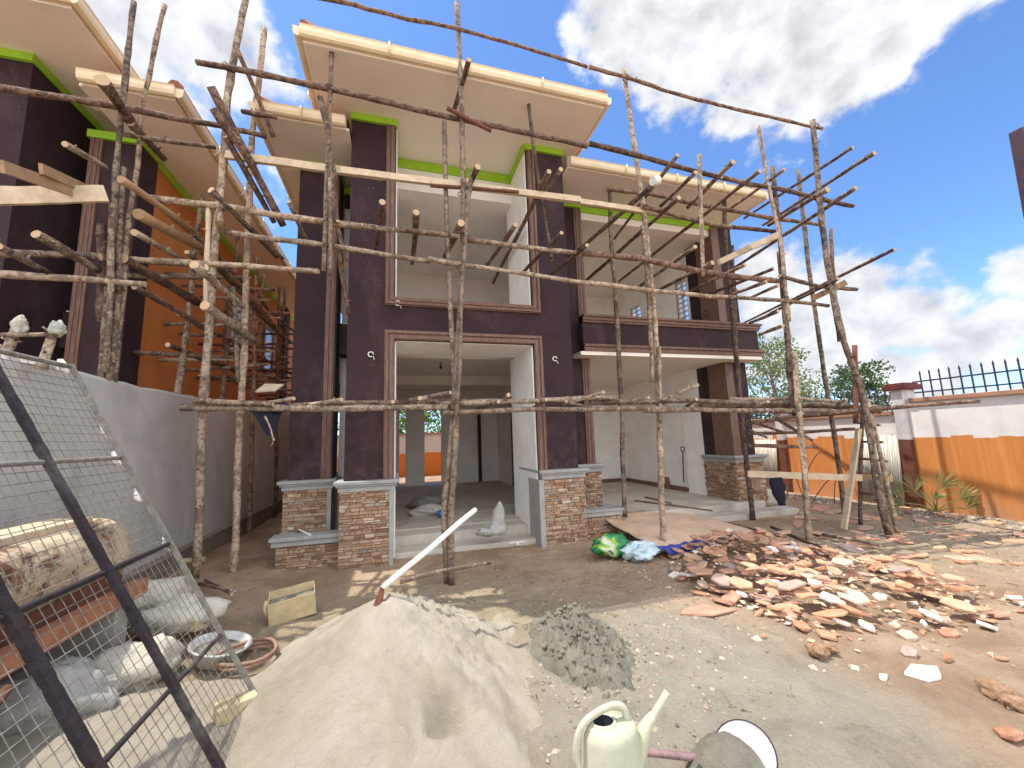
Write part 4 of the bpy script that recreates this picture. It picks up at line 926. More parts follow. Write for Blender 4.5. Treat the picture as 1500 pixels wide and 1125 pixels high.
# broken stone slabs
def slab_mesh(name, n, w, asp, th, mat):
    m = MB(); base = []
    for k in range(n):
        a = 2*pi*(k+random.uniform(-.3, .3))/n; r = w*random.uniform(.72, 1.15); base.append((r*cos(a), r*sin(a)*asp))
    vs = []
    for (dz, s) in ((-th/2, .94), (-th*.2, 1.02), (th*.35, 1.0), (th/2, .93)):
        for (a, b) in base: vs.append((a*s*random.uniform(.97, 1.03), b*s*random.uniform(.97, 1.03), dz+random.uniform(-.1, .1)*th))
    vs += [(0, 0, th*.55), (0, 0, -th*.5)]
    fs = [(L*n+k, L*n+(k+1) % n, (L+1)*n+(k+1) % n, (L+1)*n+k) for L in range(3) for k in range(n)]
    fs += [(3*n+k, 3*n+(k+1) % n, 4*n) for k in range(n)]+[((k+1) % n, k, 4*n+1) for k in range(n)]
    m.add(vs, fs); me_ = bpy.data.meshes.new(name); me_.from_pydata(m.v, [], m.f); me_.materials.append(mat); return me_
SM = [slab_mesh('flat_stone', random.choice((5, 6, 7)), random.uniform(.09, .165), random.uniform(.45, .8), random.uniform(.013, .026), SLAB) for _ in range(16)]
PM = [slab_mesh('flat_stone', random.choice((5, 6, 7)), random.uniform(.06, .11), random.uniform(.55, .85), random.uniform(.02, .035), PALEST) for _ in range(4)]
def pileh(x, y):
    a = on_pile(x, y); return a
poly = [on_z(a, b) for a, b in ((960, 806), (1060, 786), (1150, 792), (1230, 815), (1330, 845), (1450, 872), (1520, 890), (1450, 925), (1330, 935), (1220, 935), (1110, 905), (1020, 872), (975, 835))]
def inside(x, y, P):
    c = False; j = len(P)-1
    for i in range(len(P)):
        if (P[i].y > y) != (P[j].y > y) and x < (P[j].x-P[i].x)*(y-P[i].y)/(P[j].y-P[i].y)+P[i].x: c = not c
        j = i
    return c
def edge_d(x, y, P):
    b = 9
    for i in range(len(P)):
        A_, B_ = P[i], P[(i+1) % len(P)]; d = Vector((B_.x-A_.x, B_.y-A_.y)); w = Vector((x-A_.x, y-A_.y)); t_ = max(0, min(1, w.dot(d)/d.length_squared)); b = min(b, (w-d*t_).length)
    return b
xs = [p.x for p in poly]; ys = [p.y for p in poly]; cnt = 0
while cnt < 245:
    x_, y_ = random.uniform(min(xs)-.05, max(xs)+.05), random.uniform(min(ys)-.05, max(ys)+.05)
    if not inside(x_, y_, poly): continue
    d = edge_d(x_, y_, poly); h = min(.26, d*.50)*random.uniform(.25, 1.05)
    o = bpy.data.objects.new('flat_stone', random.choice(PM) if random.random() < .07 else random.choice(SM)); COL.objects.link(o)
    s_ = random.uniform(.55, 1.15)*(1.0 if d > .1 else .8); o.scale = (s_, s_, 1)
    o.location = (x_, y_, gz(x_, y_)+.012+h); o.rotation_euler = (random.gauss(0, .17)+.04, random.gauss(0, .17), random.uniform(0, 6.28))
    pale = o.data in PM
    tag(o, 'small bleached pale stone piece among the reddish slabs of the big heap' if pale else ('flat broken stone slab lying in the shaded rear part of the big heap' if y_ > 3.75 else 'flat broken orange-tan stone slab lying in the sunlit front part of the big heap'), 'stone', 'pale stones in the heap' if pale else 'slabs in the heap'); cnt += 1
m = MB()
for i in range(800):   # chips and dust-sized shards filling the heap
    while True:
        x_, y_ = random.uniform(min(xs)-.25, max(xs)+.25), random.uniform(min(ys)-.2, max(ys)+.2)
        ins = inside(x_, y_, poly)
        if ins or random.random() < .12: break
    d = edge_d(x_, y_, poly) if ins else 0; s_ = random.uniform(.010, .040); zz = gz(x_, y_)+min(.19, d*.40)*random.uniform(.3, 1.0)+.004
    R_m = Matrix.Rotation(random.uniform(0, 6.28), 3, 'Z') @ Matrix.Rotation(random.gauss(0, .4), 3, 'X')
    vs = [R_m @ Vector((a*s_*random.uniform(.7, 1.5), b*s_*random.uniform(.5, 1.0), c*s_*.35)) for a, b, c in OCT]; m.add([(x_+v.x, y_+v.y, zz+v.z) for v in vs], OF)
t = NT('stone_chips', .9); o = m.build('stone_chips', t.done(t.ramp(t.attr(), [(0, (.36, .18, .11)), (.4, (.58, .36, .23)), (.8, (.66, .48, .33)), (1, (.78, .68, .56))]))); tag(o, 'small chips and shards of stone between the slabs of the heap', 'stone chips', kind='stuff')
for i in range(72):
    a, b = random.uniform(1130, 1500), random.uniform(744, 830)
    p = on_z(a, b)
    if p.x > 9.2 or inside(p.x, p.y, poly): continue
    o = bpy.data.objects.new('flat_stone', random.choice(SM)); COL.objects.link(o); s_ = random.uniform(.8, 1.5); o.scale = (s_, s_, 1.2)
    o.location = (p.x, p.y, gz(p.x, p.y)+.012); o.rotation_euler = (random.gauss(0, .05), random.gauss(0, .05), random.uniform(0, 6.28))
    tag(o, 'flat stone slab laid out loosely on the ground between the heap and the orange wall', 'stone', 'slabs laid on the ground')
def stone_at(px, py, s, mesh, label, tilt=.1, asp=1.0, z=.015):
    p = on_z(px, py, .03); o = bpy.data.objects.new('flat_stone', mesh); COL.objects.link(o); o.location = (p.x, p.y, gz(p.x, p.y)+z); o.scale = (s*asp, s, 1.1)
    o.rotation_euler = (random.uniform(-tilt, tilt), random.uniform(-tilt, tilt), random.uniform(-.3, .3)); tag(o, label, 'stone'); return o
stone_at(1036, 893, 1.2, SM[2], 'long flat stone apart in front of the heap, at its left corner', .04, 1.5)
stone_at(1352, 983, 1.0, PM[1], 'single pale leaf-shaped stone lying alone in front of the heap', .05, 1.35)
stone_at(1293, 985, .45, PM[2], 'little whitish chip left of the pale leaf-shaped stone', .2)
stone_at(1388, 962, .5, SM[4], 'small brown stone just behind the pale leaf-shaped stone', .2)
stone_at(1466, 960, .42, SM[5], 'small dark stone near the right edge of the yard, beyond the clods', .2)
stone_at(1330, 955, .45, SM[6], 'small clod of stone below the middle of the heap', .3)
stone_at(1480, 1072, .6, SM[1], 'brown stone at the lower right edge of the yard', .3)
stone_at(1118, 928, .35, SM[7], 'tiny stone at the tip of the shadow of the long flat stone', .3)
def lump(name, p, r, mat, label, cat, sc_=(1, 1, .7), amp=.3, n=14, seed=0, parent=None):
    m = MB(); vs = []; 
    for j in range(n+1):
        th = pi*j/n
        for i in range(2*n):
            ph = pi*i/n; d = Vector((sin(th)*cos(ph), sin(th)*sin(ph), cos(th))); k = 1+amp*noise.fractal(d*1.6+Vector((seed, seed*2, 0)), .8, 2.1, 4)
            vs.append((p[0]+d.x*r*k*sc_[0], p[1]+d.y*r*k*sc_[1], p[2]+d.z*r*k*sc_[2]))
    m.add(vs, [(j*2*n+i, j*2*n+(i+1) % (2*n), (j+1)*2*n+(i+1) % (2*n), (j+1)*2*n+i) for j in range(n) for i in range(2*n)], None, True)
    o = m.build(name, mat, parent)
    if label: tag(o, label, cat)
    return o
CLOD = simple('dry_soil_clod', (.42, .26, .16), .35, .95, 12, .9, 30, .03)
for i, (a, b, r, lb) in enumerate(((1198, 953, .06, 'clump of two soil clods in front of the middle of the heap'), (1460, 1012, .07, 'larger soil clod at the right edge, uppermost of three'), (1486, 1030, .06, 'rounded soil clod at the right edge beside the larger one'), (1215, 950, .045, 'smaller soil clod touching the clump before the heap'))):
    p = on_z(a, b, .03); lump('soil_clod', (p.x, p.y, .03), r, CLOD, lb, 'clod', amp=.5, seed=i*3.1)

for (a, b) in ((29, 478), (84, 482)):
    lump('plaster_lump', on_y(a, b, 3.87), .052, simple('pale_plaster_lump', (.46, .45, .38), .35, .9, 12, .8, 40, .02), None, None, (.85, .85, 1.25), .55, 14, a, e_tr)
# ------------------------------------------------------------------ wire mesh screen
P0 = Vector((-.76, 2.90, .01)); UU = Vector((-1.11, 0.0, 2.09)).normalized(); L = 2.37; ylo = .6
NN = UU.cross(Vector((0, 1, 0))).normalized()
scr = empty('mesh_screen', P0, 'large sieve screen of welded wire mesh on iron bars, leaning across the lower left', 'screen')
def S(s, y): return P0+UU*s+Vector((0, y-2.90, 0))
m = MB()
k = 0; s_ = .03
while s_ < L:
    w = [S(s_, ylo+(2.92-ylo)*i/14)+NN*.004*noise.noise((i*.8, s_*9, 0))+UU*.006*noise.noise((i*.5, s_*5, 3)) for i in range(15)]
    w.append(S(s_+random.uniform(-.01, .01), 2.92+random.uniform(0, .035))); m.tube(w, .0021, 4); s_ += .051
y = ylo
while y < 2.9:
    m.tube([S(L*i/14, y)+NN*(.005+.004*noise.noise((i*.8, y*9, 5))) for i in range(15)], .0019, 4); y += .051
m.build('wire_mesh', WIRE, scr)
for (yy, w, mt) in ((2.90, .009, BLACKM), (2.38, .019, BLACKM), (1.89, .021, BLACKM), (1.3, .02, BLACKM)):
    m = MB(); A_ = S(0, yy); B_ = S(L, yy); vs = []
    for i in range(97):
        c = A_.lerp(B_, i/96)-NN*.02; a = w*(1+.30*noise.noise((i*.9, yy, 0))+.25*noise.noise((i*.23, yy, 8))); vs += [c+Vector((0, a, 0))+NN*.012, c+Vector((0, a, 0))-NN*.012, c-Vector((0, a, 0))-NN*.012, c-Vector((0, a, 0))+NN*.012]
    m.add(vs, [(j*4+q, j*4+(q+1) % 4, (j+1)*4+(q+1) % 4, (j+1)*4+q) for j in range(96) for q in range(4)]+[(3, 2, 1, 0), (384, 385, 386, 387)]); m.build('long_bar', WIRE if yy == 2.90 else mt, scr)
for s_ in (.02, .55, 1.17, 1.75, 2.36):
    m = MB(); pts = [S(s_, ylo+(2.93-ylo)*i/16)-NN*.012 for i in range(17)]; m.tube(pts, [.013+.004*noise.noise((i*2.1, s_, 0)) for i in range(17)], 6); m.build('cross_bar', WIRE if s_ > 1.6 else BLACKM, scr)
m = MB()
for (s_, yy) in ((1.75, 2.9), (1.17, 2.92), (2.36, 2.88), (1.93, 2.93), (1.5, 2.91)):
    c = S(s_, yy); m.tube([c-UU*.04, c+NN*.01, c+UU*.05], [.012, .024, .012], 7, jit=.3)
m.build('dried_mortar', PLASTW, scr)

# ------------------------------------------------------------------ behind the screen: drum, beam, sacks, blocks
t = NT('stripped_log', .85)
g_ = t.noise(5, 9, .7, .6, (1, .35, 1)); c_ = t.ramp(g_, [(.3, (.36, .26, .16)), (.5, (.58, .47, .33)), (.7, (.70, .61, .46))])
c_ = t.mix(t.ramp(t.noise(3.1, 9, .7, .8), [(.50, 0.0), (.57, 1.0)]), c_, t.ramp(t.noise(20, 8), [(.35, (.07, .03, .018)), (.7, (.30, .15, .08))]))
LOGM = t.done(c_, t.math('ADD', t.noise(26, 9, .75), t.noise(7, 6)), .9, .02)
dr = empty('tree_log', (-2.25, 3.0, .86), 'thick pale log with patches of brown bark lying behind the wire screen', 'log')
m = MB(); n = 40; K = 70; vs = []
for j in range(K+1):
    f = j/K; y_ = 1.3+2.72*f; rr = .275*(1 if f < .93 else math.sqrt(max(0, 1-((f-.93)/.075)**2)))
    for i in range(n):
        a = 2*pi*i/n; k_ = 1+.11*noise.fractal(Vector((cos(a)*1.2, sin(a)*1.2, y_*1.1)), .8, 2.1, 5); vs.append((-2.25+rr*k_*cos(a), y_, .86+rr*k_*sin(a)*(.86 if sin(a) > .75 else 1)))
m.add(vs, [(j*n+i, j*n+(i+1) % n, (j+1)*n+(i+1) % n, (j+1)*n+i) for j in range(K) for i in range(n)], None, True); m.add(vs[-n:], [tuple(range(n))]); m.build('trunk_wood', LOGM, dr)
m = MB(); m.box(-2.42, -2.14, 1.4, 3.72, 1.085, 1.135); m.build('sawn_strip', PLANK, dr, .008)
m = MB(); m.tube([(-1.99, 1.4, .735), (-1.975, 2.4, .73), (-1.985, 3.3, .74), (-2.0, 3.98, .75)], .022, 7, jit=.2); m.build('bark_edge', BARKD, dr)
be = empty('timber_trestle', (-1.93, 2.6, .3), 'reddish-brown timber beam and dark board carrying the thick log', 'trestle')
m = MB(); m.box(-1.98, -1.88, 1.2, 3.95, .50, .61); m.build('beam', PAINTBR, be, .008)
m = MB(); m.box(-2.06, -2.00, 1.2, 3.85, .585, .73); m.build('board', RUSTD, be, .006)
for i, y_ in enumerate((2.1, 3.7)):
    m = MB(); m.box(-2.62, -1.90, y_-.07, y_+.07, .10, .49); o = m.build('block_support', simple('concrete_block%d' % i, (.30, .28, .25), .3, .9, 9, .7, 30, .01), None, .01)
    tag(o, ('nearer' if i == 0 else 'farther')+' concrete block pier under the timber trestle', 'block')
m = MB(); m.tube([(-1.55, 1.4, .02), (-1.75, 2.6, .52)], .022, 8); o = m.build('rusty_rod', RUSTD); tag(o, 'thin rust-brown rod standing slanted behind the lower left of the screen', 'rod')
SACKP = simple('cement_bag_paper', (.60, .56, .47), .2, .95, 5, .9, 40, .02, stain=(.36, .31, .25))
for i, (x_, y_, z_, r, sx, lb) in enumerate(((-2.15, 4.6, .28, .28, (1.2, .8, .5), 'crumpled pale cement bag behind the screen, uppermost'), (-1.75, 4.15, .22, .26, (1.3, .7, .5), 'grey-white cement bag lying in front of the uppermost one'),
                                          (-1.72, 3.55, .14, .24, (1.0, .8, .6), 'pale bag with an open folded top, behind the middle bar of the screen'), (-2.0, 3.2, .16, .30, (1.2, .7, .6), 'dull grey bag beneath the beam of the drum'))):
    lump('cement_bag', (x_, y_, z_), r, SACKP if i != 3 else SACK, lb, 'bag', sx, .35, seed=i*5.2)
def block(px, py, z, w, d, h, rz, label, mat=YEL, cat='block', name='yellow_block'):
    p = on_z(px, py, z); m = MB(); m.box(-w/2, w/2, -d/2, d/2, 0, h); o = m.build(name, mat, None, .008); o.location = (p.x, p.y, gz(p.x, p.y)+z-.02); o.rotation_euler = (0, 0, rz); tag(o, label, cat); return o
block(345, 1045, .10, .20, .11, .09, .5, 'yellowish block lying in the sand behind the lower right corner of the screen', YEL)
block(268, 925, .10, .42, .14, .10, -.5, 'long pale yellow block among the bags behind the screen', YEL)
block(352, 762, .05, .16, .12, .11, .2, 'single pale block on the ground in the lane by the grey wall', YEL)
# basin and hose
bs = empty('basin', on_z(318, 968, .05), 'white plastic basin lying half full behind the right edge of the screen', 'basin')
p = on_z(318, 960, .06); m = MB(); MX = Matrix.Translation((p.x, p.y, .03+gz(p.x, p.y))) @ Matrix.Rotation(.2, 4, 'Y')
m.lathe([(0, 0), (.14, 0), (.19, .10), (.203, .105), (.205, .115), (.195, .118), (.18, .10), (.13, .015), (0, .012)], 28, MX); m.build('bowl', simple('grey_white_plastic', (.50, .50, .48), .3, .5, 9, .2, 30, .004, stain=(.30, .28, .24)), bs)
m = MB(); m.lathe([(0, .07), (.10, .06), (.165, .07), (.16, .04)], 20, MX); m.build('mortar_fill', MORTAR, bs)
p = on_z(362, 968, .02); m = MB(); pts = []
for i in range(64):
    a = i*.25; r = .17+.010*sin(i*.7); pts.append((p.x+r*cos(a)*1.15, p.y+r*sin(a), .035+gz(p.x, p.y)+.003*i/3+.01*noise.noise((i*.4, 0, 0))))
m.tube(pts, .013, 8); o = m.build('hose', simple('dull_brown_hose', (.30, .18, .13), .3, .7, 10)); tag(o, 'coiled brown hose on the ground beside the white basin', 'hose')
# cut yellow jerrycan
p = on_z(430, 905, .0); z0 = gz(p.x, p.y); jc = empty('jerrycan', (p.x, p.y, z0), 'cut-open yellow jerrycan half full of mortar standing on the ground left of the sand cone', 'container')
MX = Matrix.Translation((p.x, p.y, z0+.02)) @ Matrix.Rotation(.18, 4, 'Z') @ Matrix.Rotation(-.10, 4, 'Y') @ Matrix.Rotation(.14, 4, 'X')
m = MB(); w, d, h, th = .19, .10, .20, .006
m.box(-w, w, -d, d, 0, th, MX); m.box(-w, w, -d, -d+th, th, h, MX); m.box(-w, w, d-th, d, th, h*1.12, MX); m.box(-w, -w+th, -d+th, d-th, th, h, MX); m.box(w-th, w, -d+th, d-th, th, h, MX)
o = m.build('can_body', YEL, jc); 
m = MB(); m.box(-w+th, w-th, -d+th, d-th, th, h*.75, MX); m.build('mortar_fill', MORTAR, jc)
m = MB(); m.tube([MX @ Vector((-w-.005, -d*.6, h*.2)), MX @ Vector((-w-.025, -d*.8, h*.8)), MX @ Vector((-w-.01, -d*.6, h*1.12))], .016, 8); m.build('corner_lip', YEL, jc)
# off-cuts and debris along the plinth of the grey wall
for i, (a, b, c, d_, r, lb) in enumerate(((292, 856, 338, 866, .022, 'short dark stick on the ground between the two left uprights'), (265, 823, 300, 820, .045, 'short thick log stub against the grey wall'), (340, 870, 300, 850, .02, 'thin offcut beside the short dark stick'))):
    m = MB(); add_pole(m, [on_z(a, b, .16), on_z(c, d_, .16)], r, r*.9, .01); o = m.build('wood_offcut', BARK if i != 1 else YEL); tag(o, lb, 'stick')

# long white handle standing in the sand
hd = empty('shovel', on_z(590, 850, .42), 'pale wooden-handled shovel stuck into the top of the sand cone', 'shovel')
A_ = on_y(560, 862, 3.02); B_ = on_y(697, 746, 3.35); m = MB(); m.tube([A_.lerp(B_, i/10)+Vector((0, 0, .004*sin(i))) for i in range(11)], [.020]*11, 10); m.build('handle', PLASTW, hd)
m = MB(); d = (B_-A_).normalized(); sd_ = d.cross(Vector((0, 0, 1))).normalized()
vs = [A_+sd_*.03, A_-sd_*.03, A_-d*.02-sd_*.04-Vector((0,0,.10)), A_-d*.10-sd_*.04-Vector((0,0,.16)), A_-d*.14-Vector((0,0,.2)), A_-d*.10+sd_*.04-Vector((0,0,.16)), A_-d*.02+sd_*.04-Vector((0,0,.10))]; up_ = sd_.cross(d)*.004
m.add([v+up_ for v in vs]+[v-up_ for v in vs], [tuple(range(7)), tuple(range(13, 6, -1))]+[(i, (i+1) % 7, 7+(i+1) % 7, 7+i) for i in range(7)]); m.build('blade', RUSTD, hd)
m = MB(); add_pole(m, [on_y(585, 852, 3.2), on_y(640, 838, 3.35), on_y(720, 824, 3.55)], .022, .018, .01); o = m.build('wood_offcut', BARKP); tag(o, 'pale stick lying over the back of the sand cone, behind the shovel handle', 'stick')

# ------------------------------------------------------------------ watering can
t = NT('cream_green_plastic', .5)
c_ = t.mix(t.ramp(t.noise(7, 9, .7, .5), [(.5, 0.0), (.62, .55)]), t.ramp(t.noise(3, 4), [(.3, (.42, .425, .30)), (.7, (.53, .53, .40))]), (.40, .37, .29))
c_ = t.mix(t.ramp(t.noise(38, 6, .75, .3), [(.62, 0.0), (.66, .8)]), c_, (.42, .40, .36))
WCAN = t.done(c_, t.noise(30, 8), .2, .003, t.ramp(t.noise(7, 9, .7), [(.4, .42), (.6, .8)]))
p = on_z(889, 1125, .12); cx, cy = .93, 1.80; cz = gz(cx, cy)-.01
wc = empty('watering_can', (cx, cy, cz), 'cream plastic watering can with round filler hole and long spout', 'watering can')
m = MB(); n = 36; prof = [(0, 0), (.105, 0), (.118, .012), (.120, .05), (.119, .09), (.122, .095), (.118, .10), (.113, .20), (.108, .27), (.104, .295), (.092, .315), (.070, .325), (.052, .327)]
MX = Matrix.Translation((cx, cy, cz))
vs = []
for (r, z) in prof:
    for j in range(n):
        a = 2*pi*j/n; ex = 1.22; rr = r; vs.append(MX @ Vector((rr*cos(a)*ex + (0 if z < .32 else -.03*(z-.315)/.012), rr*sin(a)*.92, z)))
m.add(vs, [(i*n+j, i*n+(j+1) % n, (i+1)*n+(j+1) % n, (i+1)*n+j) for i in range(len(prof)-1) for j in range(n)], None, True)
body = m.build('body', WCAN, wc)
hc = MX @ Vector((-.045, -.0, .327))
m = MB(); vs = []
for (r, z) in ((.052*1.22, 0), (.058, .008), (.052, .012), (.046, .006), (.044, -.05), (.0, -.055)):
    for j in range(n): a = 2*pi*j/n; vs.append(hc+Vector((r*cos(a)+.012, r*sin(a)*.85, z)))
m.add(vs[:n*4], [(i*n+j, i*n+(j+1) % n, (i+1)*n+(j+1) % n, (i+1)*n+j) for i in range(3) for j in range(n)], None, True); m.build('filler_rim', WCAN, body)
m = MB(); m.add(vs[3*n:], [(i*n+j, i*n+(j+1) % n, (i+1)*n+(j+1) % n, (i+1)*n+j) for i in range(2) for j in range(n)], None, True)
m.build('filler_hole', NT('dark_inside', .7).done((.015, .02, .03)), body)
m = MB(); q = [MX @ Vector(v) for v in ((.085, 0, .300), (.082, 0, .345), (.06, 0, .375), (.01, 0, .385), (-.06, 0, .372), (-.13, 0, .34), (-.165, 0, .28), (-.172, 0, .21), (-.15, 0, .15), (-.115, 0, .10))]
def smooth(q, k=4):
    o_ = []
    for i in range(len(q)-1):
        a, b, c, d = q[max(i-1, 0)], q[i], q[i+1], q[min(i+2, len(q)-1)]
        for s in range(k):
            t_ = s/k; o_.append(.5*((2*b)+(-a+c)*t_+(2*a-5*b+4*c-d)*t_*t_+(-a+3*b-3*c+d)*t_**3))
    return o_+[q[-1]]
q = smooth(q); m.tube(q, .0145, 10, squash=1.15); m.build('handle', WCAN, wc)
m = MB(); q = smooth([MX @ Vector(v) for v in ((.06, 0, .07), (.13, 0, .17), (.17, 0, .245), (.22, 0, .295), (.275, -.0, .345), (.315, 0, .385))]); kk = len(q)
m.tube(q, [.055-.039*min(1, (i/kk)*1.5) if i/kk < .6 else .0165-.0*(i/kk) for i in range(kk)], 14, cap=True); m.build('spout', WCAN, wc)

# shovel and mortar pan on the ground by the can
A_ = Vector((1.02, 1.93, .09)); B_ = Vector((1.42, 1.80, .045))
sh = empty('shovel', (1.2, 1.87, 0), 'shovel with purplish wooden handle lying in wet mortar beside the watering can', 'shovel')
m = MB(); m.tube([A_.lerp(B_, i/6) for i in range(7)], .017, 10); m.build('handle', simple('purple_brown_handle', (.20, .11, .12), .35, .6, 20, .3, 60, .003, stain=(.48, .40, .34)), sh)
m = MB(); m.tube([B_, B_+Vector((.05, -.01, -.01)), B_+Vector((.13, -.03, -.03))], [.018, .026, .05], 10, squash=.5); m.build('socket', MORTAR, sh)
pn = empty('mortar_pan', (1.62, 1.74, 0), 'tilted round pan, white inside and dark outside, half covered in mortar at the bottom edge', 'pan')
MX = Matrix.Translation((1.60, 1.71, .045)) @ Matrix.Rotation(radians(-38), 4, 'Y') @ Matrix.Rotation(radians(10), 4, 'X') @ Matrix.Scale(.86, 4)
m = MB(); m.lathe([(0, .0), (.08, .003), (.13, .035), (.158, .085)], 36, MX); m.build('inner_bowl', simple('white_enamel', (.82, .82, .80), .05, .3, 4, .02), pn)
m = MB(); m.lathe([(0, -.006), (.084, -.004), (.137, .03), (.166, .084), (.158, .0855)], 36, MX); m.build('outer_shell', simple('dark_rubber', (.035, .025, .04), .2, .6, 8), pn)
m = MB(); vs = []; n = 26
for j in range(14):
    r = j/13
    for i in range(n):
        a = 2*pi*i/n; R2 = (.15+.03*noise.noise((cos(a)*2, sin(a)*2, 4)))*r; vs.append(Vector((1.51+R2*cos(a)*1.35, 1.745+R2*sin(a)*1.25, .15*(1-r*r)+.012*noise.noise((R2*cos(a)*30, R2*sin(a)*30, 1))+.0)))
m.add(vs, [(j*n+i, j*n+(i+1) % n, (j+1)*n+(i+1) % n, (j+1)*n+i) for j in range(13) for i in range(n)], None, True); m.build('mortar_spill', MORTAR, pn)

# ------------------------------------------------------------------ things by the porch
def sheet(name, pts, mat, label, cat, z=lambda u, v: 0, nu=26, nv=14, th=.006):
    """pts: four ground corners a, b, c, d"""
    a, b, c, d = [Vector(p) for p in pts]; m = MB(); vs = []
    for j in range(nv+1):
        for i in range(nu+1):
            u, v = i/nu, j/nv; p_ = a.lerp(b, u).lerp(d.lerp(c, u), v); vs.append(p_+Vector((.03*noise.noise((u*6, v*6, 1)), .03*noise.noise((u*6, v*6, 9)), z(u, v))))
    m.add(vs, [(j*(nu+1)+i, j*(nu+1)+i+1, (j+1)*(nu+1)+i+1, (j+1)*(nu+1)+i) for j in range(nv) for i in range(nu)], None, True)
    o = m.build(name, mat); s = o.modifiers.new('thickness', 'SOLIDIFY'); s.thickness = th; return tag(o, label, cat)
PAPER = simple('brown_sheet', (.64, .46, .32), .15, .85, 4, .3, 14, .01, stain=(.38, .25, .17))
sheet('board_sheet', [on_z(965, 808, .08), on_z(1120, 783, .08), on_z(1010, 748, .12), on_z(872, 752, .28)], PAPER, 'large limp brown sheet draped on the ground before the porch steps', 'sheet',
      lambda u, v: .05*sin(u*3.1)*sin(v*3)+.05*noise.noise((u*2.5, v*2.5, 4))+.02*noise.noise((u*9, v*7, 0)))
sheet('plastic_sheet', [on_z(950, 806, .12), on_z(1075, 785, .10), on_z(1060, 800, .05), on_z(985, 815, .05)], BLUEC, 'crumpled blue and purple cloth at the top edge of the stone heap', 'cloth',
      lambda u, v: .05*noise.noise((u*12, v*5, 4))+.05*sin(v*3.1), 40, 16)
t = NT('green_printed_bag', .45)
x_, y_, z_ = t.xyz(); nn = t.noise(3.2, 2, .5, .6)
gcol = t.ramp(nn, [(.38, (.025, .17, .06)), (.46, (.03, .25, .09)), (.52, (.30, .42, .08)), (.60, (.55, .58, .45)), (.66, (.03, .20, .08))], 'CONSTANT')
GB = t.done(gcol, t.noise(9, 6), .5, .03)
pg = on_z(896, 806, .10); b_ = lump('plastic_bag', (pg.x, pg.y, .16), .22, GB, 'bright green and yellow plastic bag on the ground right of the stone pier', 'bag', (1.25, .7, .62), .4, 18, 3.3)
pg2 = on_z(926, 812, .08); lump('plastic_bag', (pg2.x+.10, pg2.y-.04, .11), .20, simple('pale_blue_film', (.55, .66, .70), .2, .35, 6, .5, 14, .02, stain=(.2, .5, .45)), 'pale blue-white plastic film heaped beside the green bag', 'bag', (1.2, .8, .5), .55, 18, 8.1)
# grey sacks on the entrance floor
s_g = [(on_z(628, 738, .30), .25, (1.45, .8, .55), 'dark grey sack behind, on the entrance floor'), (on_z(628, 752, .26), .19, (1.7, .7, .5), 'pale grey sack lying in front of the dark sack inside the entrance')]
for i, (p, r, sx, lb) in enumerate(s_g): lump('sack', (p.x, p.y, .22+r*.45), r, simple('sack_cloth%d' % i, (.24, .22, .20) if i == 0 else (.50, .48, .43), .3, .9, 10, .6, 20, .02), lb, 'sack', sx, .4, 16, i*4.4+1)
p = on_z(641, 757, .25)+Vector((-.05, .28, 0)); m = MB(); m.lathe([(0, 0), (.06, 0), (.068, .03), (.066, .12), (.04, .16), (.025, .17), (.025, .19), (0, .19)], 16, Matrix.Translation((p.x+.05, p.y-.28, .29)) @ Matrix.Rotation(1.4, 4, 'Y')); o = m.build('jug', BLUEP); tag(o, 'small blue plastic jug lying against the pale grey sack', 'jug')
e = empty('sack', on_z(726, 782, .2), 'upright peaked white sack on the entrance floor edge', 'sack')
p = on_z(728, 781, .22); m = MB(); n = 22; vs = []
prof = [(.0, .0, 1), (.15, .01, 1), (.17, .07, 1), (.13, .13, .8), (.09, .20, .6), (.10, .27, .55), (.085, .34, .45), (.04, .42, .35), (.008, .47, .3)]
for (r, z, q_) in prof:
    for j in range(n): a = 2*pi*j/n; rr = r*(1+.25*noise.noise((cos(a)*1.7, sin(a)*1.7, z*6))); vs.append(Vector((p.x+rr*cos(a)+.12*z, p.y+rr*sin(a)*.7, .20+z)))
m.add(vs, [(i*n+j, i*n+(j+1) % n, (i+1)*n+(j+1) % n, (i+1)*n+j) for i in range(len(prof)-1) for j in range(n)], None, True); m.build('sack_body', SACK, e)
lump('sack_fold', (p.x-.17, p.y-.04, .255), .10, SACK, None, None, (1.4, .7, .55), .5, 14, 2.2, e)
p = on_z(757, 799, .03); m = MB(); m.box(p.x-.12, p.x+.12, p.y-.015, p.y+.015, .07, .085); m.box(p.x-.02, p.x+.02, p.y-.07, p.y+.01, .055, .069); o = m.build('trowel_stand', PLASTW); tag(o, 'small white T-shaped offcut on the bottom step by the right pillar', 'offcut')
m = MB(); m.tube([on_z(415, 765, .42), on_z(455, 784, .42)], .012, 8); o = m.build('pale_rod', PLASTW); tag(o, 'short pale rod resting on the planter cap left of the main pillar', 'rod')
